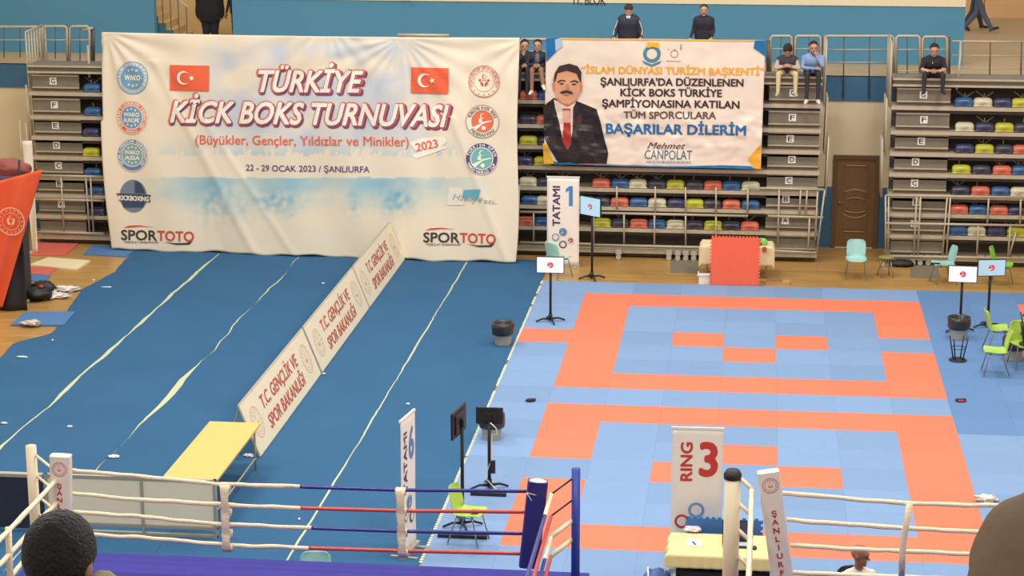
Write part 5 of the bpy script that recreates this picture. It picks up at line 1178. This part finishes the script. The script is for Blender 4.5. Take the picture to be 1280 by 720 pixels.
b = MB(); [b.box(-.5+.16*i, -.44+.16*i, -.232, -.22, .3, .36) for i in range(7)]; stuff(b.build('white_mark', white_p, t)); b = MB(); b.box(-.56, .61, -.23, .26, .42, .45); b.build('case_lid', blackmetal, t)
q = flatpaper('paper_sheet', 'white sheet of paper on the yellow tablecloth', 'paper', 867, 678, .75, .2, .28, .05)
q = gz(867.5, 679, .758); b = MB(); b.tube([(q.x-.02, q.y+.05, q.z+.004), (q.x+.02, q.y-.05, q.z+.004)], .009, 8); tag(b.build('marker_pen', black, loc=tuple(q), shift=True, smooth=True), 'black marker pen lying on the white sheet', 'pen')
q = gz(866, 664, .75); b = MB()
b.ball((q.x, q.y, .785), (.13, .09, .03), 14, 8, wob=.5); tag(b.build('crumpled_plastic', M('crumpled_film', (222, 214, 214), .3, bump=.5, bscale=30), loc=(q.x, q.y, .75), shift=True), 'crumpled clear plastic bag at the back edge of the table', 'plastic bag')
# laptop
q = gz(921, 681, .75); t = thing('laptop', 'dark laptop open on the yellow table behind the ring post', 'laptop', (q.x, q.y, .752), .05)
b = MB(); b.box(-.19, .19, -.13, .13, 0, .02); b.build('keyboard_base', black, t)
b = MB(); T = Matrix.Translation((0, .13, .02)) @ Matrix.Rotation(math.radians(-12), 4, 'X'); b.box(-.19, .19, 0, .015, 0, .26, T=T); b.build('lid', black, t)
b = MB(); b.box(-.175, .175, -.002, 0, .015, .245, T=T); b.build('screen', M('laptop_screen', (70, 78, 110), .2), t)
b = MB(); b.box(-.16, .16, -.1, .03, .02, .026); b.build('keys', M('laptop_keys', (190, 190, 200), .5), t)
q = gz(943, 686, .75); b = MB(); b.ball((q.x, q.y, .768), (.035, .055, .02), 12, 8); tag(b.build('computer_mouse', black, loc=(q.x, q.y, .75), shift=True, smooth=True), 'black computer mouse on the yellow tablecloth', 'mouse')
b = MB(); b.prism(puzzle(1.0, .34, 12, 0), -.015, .015, T=Matrix.Translation((2.72, -16.02, .56)) @ Matrix(((1, 0, 0, 0), (0, 0, -1, 0), (0, 1, 0, 0), (0, 0, 0, 1))))
b.box(2.9, 2.95, -16.03, -16.0, 0, .6); b.box(3.5, 3.55, -16.03, -16.0, 0, .6)
tag(b.build('foam_mat', blue_foam, loc=(3.2, -16.02, 0), shift=True), 'blue jigsaw foam mat standing behind the officials table', 'foam mat')
q = G(806, 715); t = thing('sports_bag', 'blue and grey sports bag on the mats beside the officials table', 'bag', (gz(828, 700).x-.02, -16.6, 0))
b = MB(); b.ball((0, 0, .17), (.2, .34, .17), 18, 12, wob=.2); b.build('bag_body', M('bag_blue', (70, 104, 160), .6), t, True)
b = MB(); b.ball((-.02, -.16, .12), (.2, .22, .12), 14, 10, wob=.2); b.build('side_pocket', M('bag_grey', (120, 124, 130), .6), t, True)
b = MB(); b.tube([(-.1, -.2, .28), (-.12, 0, .38), (-.1, .2, .28)], .015, 6); b.build('strap', white_p, t, True)
# bald person seated at the far edge of the right ring
t_ = shell_chair('shell_chair', 'dark shell chair under the bald person beside the ring', (4.95, -17.62, 0), math.radians(15), black, 'plastic shell chairs')
qz = gy(1074, 703, -17.6)
def sitc(**k): J = sit(lean=.06, spread=.12, drop=.44, **k); return J
person('person', 'bald person in a white shirt seated beside the ring ropes, head turned aside', (qz.x-.02, -17.62, .47), math.radians(18), sit(h=(qz.z-.47)/.63 if .8 < (qz.z-.47)/.63 < 1.15 else 1.0, lean=.04, spread=.12, drop=.42, arms=dict(chest=(0, -.03, .3), neck=(0, -.04, .44), shoL=(-.18, -.03, .35), shoR=(.18, -.03, .35))), dict(headk=1.2, chest=.14, upper=.055), [M('white_shirt', (226, 220, 214), .8), M('charcoal_trousers', (56, 56, 62), .8), shoe_b], dict(top=1, arm=1, leg=2, shoe=3), bald=True, head=(.9, .15), skin=SKIN_D, voxel=.012)
# spectators between the camera and the rings, on the near terrace
terr = M('terrace_concrete', (150, 144, 136), .85, noise_amt=.05, scale=2)
for i in range(8):
    z1 = 7.35-.45*(i-1); y1 = -36.9+.85*(i-1)
    b = MB(); b.box(-6, 12, y1-.95 if i else -46, y1, z1-.5, z1); struct(b.build('floor_terrace', terr))
hd = CAM + ray(75, 690).normalized()*5.75
sz = hd.z-.66
t_ = person('person', 'person with thick black hair and khaki collar seen from behind at the near edge', (hd.x, hd.y-.1, sz), math.radians(180), sit(lean=.06, spread=.16, drop=.42), dict(chest=.17, waist=.16, upper=.075, headk=1.06), [M('khaki_jacket', (142, 128, 100), .85, noise_amt=.05, scale=20), darkt, shoe_b], dict(top=1, arm=1, leg=2, shoe=3), head=(-.15, .1), hair='long', voxel=.014)
b = MB(); b.tube([(.112*math.cos(a), -.09+.12*math.sin(a), .585+.02*math.cos(a)) for a in [math.radians(95+10*i) for i in range(12)]], [.016]+[.042]*10+[.018], 10); b.build('jacket_collar', M('khaki_collar', (170, 156, 124), .85), t_, True)
b = MB(); b.box(-.25, .25, -.35, .22, -.47, -.0); o = b.build('seat_block', M('seat_block_blue', (60, 80, 120), .6), loc=(hd.x, hd.y-.1, sz-.03)); o.rotation_euler = (0, 0, math.pi); o.name = 'terrace_seat'; tag(o, 'blue block seat under the dark-haired spectator', 'seat', 'near terrace seats')
hd2 = CAM + ray(1338, 738).normalized()*2.85; sz2 = hd2.z-.66
hood = M('brown_hood', (140, 120, 96), .95, noise_amt=.05, scale=9, bump=.12, bscale=60)
t_ = person('person', 'person in a brown hood and coat seen from behind, cut off by the frame', (hd2.x, hd2.y-.1, sz2), math.radians(180), sit(lean=.06, spread=.16, drop=.42), dict(chest=.19, waist=.18, upper=.09), [hood, darkt, shoe_b], dict(top=1, arm=1, leg=2, shoe=3), bald=True, voxel=.016)
b = MB(); b.ball((0, -.1, .655), (.135, .15, .15), 48, 32, wob=.05); b.ball((0, -.03, .5), (.19, .15, .12), 36, 20, wob=.05); b.build('hood', hood, t_, True)
b = MB(); b.box(-.25, .25, -.35, .22, -.47, 0); o = b.build('terrace_seat', M('seat_block_blue', (60, 80, 120), .6), loc=(hd2.x, hd2.y-.1, sz2-.03)); o.rotation_euler = (0, 0, math.pi); tag(o, 'blue block seat under the hooded spectator', 'seat', 'near terrace seats')

# ================================================================ LEFT CORNER CLUTTER AND SMALL THINGS
# orange flag draped over a dark stand
fl = G(22, 388, FZ)
t = thing('draped_flag', 'large orange-red flag with a round white emblem draped over a dark stand', 'flag', (fl.x-.1, fl.y, FZ))
YF2 = fl.y
TLf, TRf = gy(-30, 222, YF2), gy(52, 211, YF2)
oc = M('flag_orange', (240, 98, 58), .7, noise_amt=.03, scale=4)
def fo(u, v):
    # left side drops low, right edge runs diagonally up
    xr = 53-50*v**1.0; yb = 211+172*v
    x = -40+(xr+40)*u; y = 212+172*v + (1-u)*(14*(1-v)) + (1-min(1, max(0, x/50)))*6*(1-v)
    if v < .2: x = -40+(min(xr, 45+40*v)+40)*u if False else x
    q = gy(x, y, YF2-.25-.06*math.sin(u*9+v*3)-.03*math.sin(u*21)); return q
b = MB(); b.grid(fo, 40, 40); o = part(b, 'flag_cloth', oc, t, True); md = o.modifiers.new('t', 'SOLIDIFY'); md.thickness = .005
Sf = Surf(gy(14, 276.5, YF2-.36), (1, 0, 0), (0, 0, 1)); m = MB(); r = .29
put_ring(m, Sf, (0, 0), r*.93, r, .02)
for i in range(16): put_poly(m, Sf, disc((r*.8*math.cos(math.pi*i/8), r*.8*math.sin(math.pi*i/8)), r*.05, 8), .02, uv=True)
put_ring(m, Sf, (0, 0), r*.6, r*.63, .02); put_crescent(m, Sf, (0, r*.28), r*.13, .02)
for sg in (-1, 1): put_poly(m, Sf, [(sg*q*r, w2*r) for q, w2 in ((.04, -.3), (.22, -.2), (.3, .08), (.16, .02), (.04, -.12))][::sg], .02, uv=True); put_poly(m, Sf, disc((sg*.2*r, .12*r), r*.09, 10), .02, uv=True)
part(m, 'flag_emblem', M('flag_emblem_white', (244, 206, 180), .7), t)
b = MB()
def bo(u, v):
    x = -40+(29+40)*u; q = gy(x, 300+ (0), YF2-.05-.05*math.sin(u*12)); z = FZ+.01+(1.75)*(1-v); return (q.x, q.y, z)
b.grid(bo, 30, 10); o = part(b, 'dark_drape', M('black_drape', (44, 40, 42), .85), t, True); md = o.modifiers.new('t', 'SOLIDIFY'); md.thickness = .01
b = MB(); b.tube([gy(24, 388, YF2+.05), gy(24, 200, YF2+.05)], .025, 8); part(b, 'stand_pole', blackmetal, t, True)
p_ = gz(46, 317, FZ)
t = thing('feather_flag', 'narrow white flag hanging on a pole beside the folded seats', 'flag', (p_.x, p_.y, FZ))
def ff(u, v):
    x0 = 27+14*v; x1 = 40+7.5*v; q = gy(x0+(x1-x0)*u, 176+140*v, p_.y-.05*math.sin(u*4+v*5)); return q
b = MB(); b.grid(ff, 8, 24); o = part(b, 'flag_cloth', white_cloth, t, True); md = o.modifiers.new('t', 'SOLIDIFY'); md.thickness = .005
b = MB(); b.tube([(p_.x-.25, p_.y+.06, FZ), (p_.x-.25, p_.y+.06, 3.1)], .015, 8); b.lathe([(.2, 0), (.2, .03), (.05, .05)], c=(p_.x-.25, p_.y+.06, FZ)); part(b, 'pole', steel, t, True)
q = gz(26, 210, 1.6)
q = gy(10, 208, YF2+.7)
t = thing('rolled_textiles', 'bundle of dull red and violet cloth behind the orange flag', 'cloth bundle', (q.x, YF2+.75, FZ))
b = MB(); b.ball((q.x, YF2+.75, q.z-.05), (.45, .3, .2), 18, 12, wob=.3); part(b, 'red_cloth', M('dull_red_cloth', (150, 82, 74), .85), t, True)
b = MB(); b.ball((q.x-.05, YF2+.7, q.z-.28), (.42, .3, .2), 18, 12, wob=.3); part(b, 'violet_cloth', M('violet_cloth', (92, 72, 96), .85), t, True)
b = MB(); b.box(q.x-.4, q.x+.25, YF2+.5, YF2+1., FZ, q.z-.4); part(b, 'crate', M('crate_dark', (60, 52, 50), .8), t)
b = MB(); b.tube([gz(37, 372, FZ), gy(29, 270, gz(37, 372, FZ).y)], .012, 6); o = b.build('thin_pole', blackmetal, loc=tuple(gz(37, 372, FZ)), shift=True); tag(o, 'thin dark pole standing by the black bag', 'pole')
# black bag with white clothes
q = gz(46, 377, FZ)
t = thing('duffel_bag', 'black duffel bag with a red patch on the parquet', 'bag', (q.x-.05, q.y+.1, FZ))
b = MB(); b.ball((0, 0, .15), (.34, .24, .15), 22, 14, wob=.35); b.build('bag_body', M('bag_black', (36, 32, 34), .55), t, True)
b = MB(); b.ball((.1, .2, .24), (.26, .16, .14), 18, 12, wob=.4); b.build('bag_flap', M('bag_black', (36, 32, 34), .55), t, True)
b = MB(); b.ball((.12, -.0, .3), (.06, .05, .04), 10, 8); b.build('red_patch', M('bag_red', (190, 50, 48), .6), t, True)
def lump(name, label, cat, px, py, rx, ry, rz, m, z=0., wob=.9, seed=None):
    if name == 'paper_scrap': rx *= .62; ry *= .62
    q = gz(px, py, z); b = MB(); b.ball((q.x, q.y, z+rz*.8), (rx, ry, rz), 18, 11, wob=wob); o = b.build(name, m, loc=(q.x, q.y, z), shift=True, smooth=True); return tag(o, label, cat)
crum = M('crumpled_paper', (232, 224, 210), .75, bump=.6, bscale=25)
lump('white_towel', 'white towel heaped beside the black duffel bag', 'towel', 66, 372, .28, .2, .06, crum, FZ); lump('white_towel', 'white cloth dropped on the parquet beyond the duffel bag', 'towel', 82, 363, .3, .2, .05, crum, FZ)
lump('paper_ball', 'small pale crumpled ball in front of the duffel bag', 'litter', 34, 377.5, .06, .06, .05, M('pale_yellow_paper', (236, 214, 150), .8), FZ)
t = thing('water_bottle', 'small clear bottle standing by the dark drape', 'bottle', tuple(gz(26, 375, FZ)))
b = MB(); b.lathe([(.03, 0), (.033, .02), (.033, .15), (.014, .19), (.014, .21)], n=14); b.build('bottle_body', M('clear_plastic', (190, 210, 216), .15), t, True); b = MB(); b.lathe([(.016, .21), (.016, .235)], n=10); b.build('cap', rblue, t)
# loose floor mats in the left corner
def quadmat(label, pts, m, th=.025, cat='floor mat', name='loose_mat', z=FZ):
    P = [gz(x, y, z) for x, y in pts]; c = sum(P, Vector())/len(P); b = MB(); b.prism([(q.x, q.y) for q in P], z+.001, z+th); o = b.build(name, m, loc=(c.x, c.y, z), shift=True); return tag(o, label, cat)
mb_ = M('loose_mat_blue', (76, 120, 170), .8, noise_amt=.04); mr_ = M('loose_mat_red', (212, 100, 84), .8, noise_amt=.05); mw_ = M('loose_mat_cream', (228, 214, 174), .8)
quadmat('blue foam mat at the edge of the blue carpet near a crumpled bag', ((14, 408), (80, 408.5), (94, 391.5), (31, 392)), mb_, .04)
quadmat('blue foam mat beside the lower left corner of the white banner', ((104, 319), (158, 322), (171, 311), (116, 307)), mb_)
quadmat('red foam mat lying behind the cream one', ((32, 320), (82, 320), (98, 305.5), (45, 304)), mr_); quadmat('red foam mat in front of the cream one', ((24, 343), (60, 344.5), (72, 336), (30, 334)), mr_)
quadmat('cream foam mat on the parquet between two red ones', ((36, 333), (96, 338.5), (113, 327.5), (60, 323.5)), mw_, .04)
quadmat('blue foam mat half hidden behind the duffel bag', ((28, 352), (56, 353), (63, 345), (32, 344)), mb_)
lump('crumpled_bag', 'crumpled translucent bag on the blue foam mat', 'litter', 40, 406, .18, .12, .05, M('film_beige', (206, 200, 186), .4), FZ+.04)
paperw = M('litter_white', (232, 234, 236), .7)
lit = (('white paper scrap on the blue carpet near its left edge', 27, 447, .16, .05), ('small white speck of paper below the blue foam mat', 66, 426, .03, .03), ('torn paper scrap at the left frame edge of the carpet', 5, 530, .1, .04), ('tiny pale scrap on the carpet between two seams', 87, 534, .07, .05),
       ('pale scrap lying by the first carpet seam near the banner', 404, 355, .05, .04), ('crumpled clear wrapper on the seam beyond the ring corner', 142, 571.5, .13, .09), ('clear wrapper on the carpet under the end of the plywood table', 312, 570, .14, .1), ('pale scrap at the foot of the tall white banner', 522, 322.5, .12, .07),
       ('white crumb on the carpet behind the red ring rope', 374, 650, .03, .03), ('small scrap lying where two advertising boards meet', 405, 468, .05, .04), ('small scrap of tape near the seam right of the boards', 510, 506, .05, .03), ('flattened paper scrap near the carpet corner on the parquet', 134, 360, .22, .05), ('crumb of paper on the parquet', 117, 351, .04, .04))
for lb, x, y, rx, ry in lit: lump('paper_scrap', lb, 'litter', x, y, rx, ry, .018, paperw, 0.002 if x not in (134, 117) else FZ)
lump('crumpled_tissue', 'crumpled white tissue on the mats beyond the right ring rope', 'litter', 1233, 627, .16, .09, .06, crum, 0)
t = thing('hand_wrap', 'small dark hand wrap lying on the mats left of the orange squares'.replace('left of', 'outside'), 'hand wrap', tuple(gz(663, 502, 0)), .4)
b = MB(); b.ball((0, 0, .03), (.09, .055, .03), 12, 8, wob=.3); b.build('wrap', M('wrap_dark', (52, 40, 66), .8), t, True); b = MB(); b.tube([(.02, 0, .03), (.1, .05, .02)], .025, 8); b.build('loose_end', M('wrap_violet', (110, 70, 100), .8), t, True)
t = thing('hand_wrap', 'red and dark rolled wraps on the mats near the lime chairs', 'hand wrap', tuple(gz(1201, 502, 0)), .1)
b = MB(); b.tube([(-.09, 0, .03), (.09, .01, .03)], .028, 8); b.build('wrap', M('wrap_dark', (52, 40, 66), .8), t, True); b = MB(); b.tube([(-.06, -.05, .025), (.06, -.05, .025)], .022, 8); b.build('red_wrap', M('wrap_red', (176, 60, 66), .8), t, True)
# small table behind the red mat
q0 = gz(876, 356, FZ); t = thing('side_table', 'small table under a cream cloth behind the upright orange-red mat', 'table', (3.25, 1.9, FZ))
X0, X1, Y0_, Y1_ = gy(877, 300, 1.75).x, gy(966, 300, 1.75).x, 1.75, 2.35
b = MB(); b.box(X0+.03, X1-.03, Y0_+.03, Y1_-.03, .66, .69); part(b, 'tabletop', steel, t)
for x in (X0+.12, X1-.12):
    for y in (Y0_+.1, Y1_-.1): b = MB(); b.tube([(x, y, .66), (x, y, FZ)], .016, 8); part(b, 'leg', steel, t, True)
def cl2(u, v):
    cx_, cy_ = (X0+X1)/2, (Y0_+Y1_)/2; W_, D_ = (X1-X0)/2, (Y1_-Y0_)/2; x, y = (u-.5)*2*(W_+.1), (v-.5)*2*(D_+.42); dx, dy = max(0, abs(x)-W_), max(0, abs(y)-D_)
    return (cx_+max(-W_, min(W_, x))+math.copysign(dx*.5, x)*(dx > 0), cy_+max(-D_, min(D_, y))+math.copysign(dy*.1+.015*math.sin(x*25)*(dy > 0), y)*(dy > 0), .7-dx*.8-dy)
b = MB(); b.grid(cl2, 50, 40); o = b.build('tablecloth', M('cream_tablecloth', (226, 208, 164), .8), smooth=True, loc=(3.25, 2.0, .7), shift=True); tag(o, 'cream cloth over the small table behind the upright red mat', 'tablecloth'); md = o.modifiers.new('t', 'SOLIDIFY'); md.thickness = .004; md.offset = 1
q = gy(955.5, 312, 1.68); b = MB(); b.prism(disc((0, 0), .062, 8), 0, .012, T=Matrix.Translation((q.x, 1.695, q.z)) @ Matrix(((1, 0, 0, 0), (0, 0, 1, 0), (0, 1, 0, 0), (0, 0, 0, 1)))); tag(b.build('cloth_badge', M('badge_rust', (176, 92, 58), .6), loc=(q.x, 1.66, q.z), shift=True), 'rust-brown badge hanging on the cream tablecloth', 'badge')
q = gz(947, 303, .72); t = thing('green_cap', 'green and brown cap on the small cream-covered table', 'cap', (q.x, 1.95, .705))
b = MB(); b.ball((0, 0, .03), (.17, .12, .11), 16, 10, wob=.15); b.build('crown', M('cap_brown', (98, 84, 66), .8), t, True); b = MB(); b.prism([(-.0, 0), (.17, -.03), (.16, .16), (.05, .17)], .02, .04, T=Matrix.Rotation(.6, 4, 'X')); b.ball((.13, -.04, .06), (.09, .07, .09), 12, 8); b.build('green_panel', M('cap_green', (124, 206, 92), .7), t, True)
q = gz(880, 356, FZ); t = thing('cardboard_box', 'white paper bag-like box at the foot of the upright red mat', 'box', (q.x, 1.25, FZ), .08)
b = MB(); b.box(-.12, .12, -.08, .08, 0, .2); b.build('box_body', paper, t); b = MB(); b.box(-.17, .12, -.1, -.08, .19, .205); b.box(-.14, -.12, -.09, .09, .17, .24); b.build('open_flap', paper, t)
q = gz(972, 356, FZ); t = thing('cardboard_box', 'flattened brown cardboard box at the edge of the mats', 'box', (q.x+.0, 1.35, FZ), -.04)
b = MB(); b.box(-.26, .26, -.12, .14, 0, .07); b.build('box_body', M('cardboard', (186, 146, 94), .85, noise_amt=.05), t); b = MB(); b.box(-.24, .1, -.1, .1, .07, .085); b.build('open_flap', M('cardboard_dark', (150, 108, 72), .85), t)
for lb, pts in (('thin grey rectangle on the parquet in front of the right seating bank', ((1138, 347), (1176, 348), (1172, 333), (1138, 332))), ('thin grey rectangle on the parquet under the rollers left of the upright red mat', ((838, 341), (874, 342), (872, 326), (838, 325)))):
    quadmat(lb.replace(' left of', ' beside'), pts, M('grey_rectangle', (124, 116, 98), .8), .008)  # thin grey rectangles laid on the parquet
lump('black_bag', 'dark bag lying beneath the front rail beside the olive stool', 'bag', 1127, 333, .27, .15, .09, M('bag_black', (36, 32, 34), .55), FZ, .2)
t = thing('tray', 'small black phone lying on the pale aqua seat', 'phone', (7.45, 1.7, .43)); b = MB(); b.box(-.09, .09, -.035, .035, 0, .015); b.build('phone_body', black, t); t.name = 'phone'
t = thing('phone', 'dark handset lying on the lime chair behind the ring ropes', 'phone', (-.38, -14.93, .46)); b = MB(); b.box(-.04, .07, -.05, .05, 0, .03); b.build('phone_body', M('phone_maroon', (110, 40, 52), .5), t)
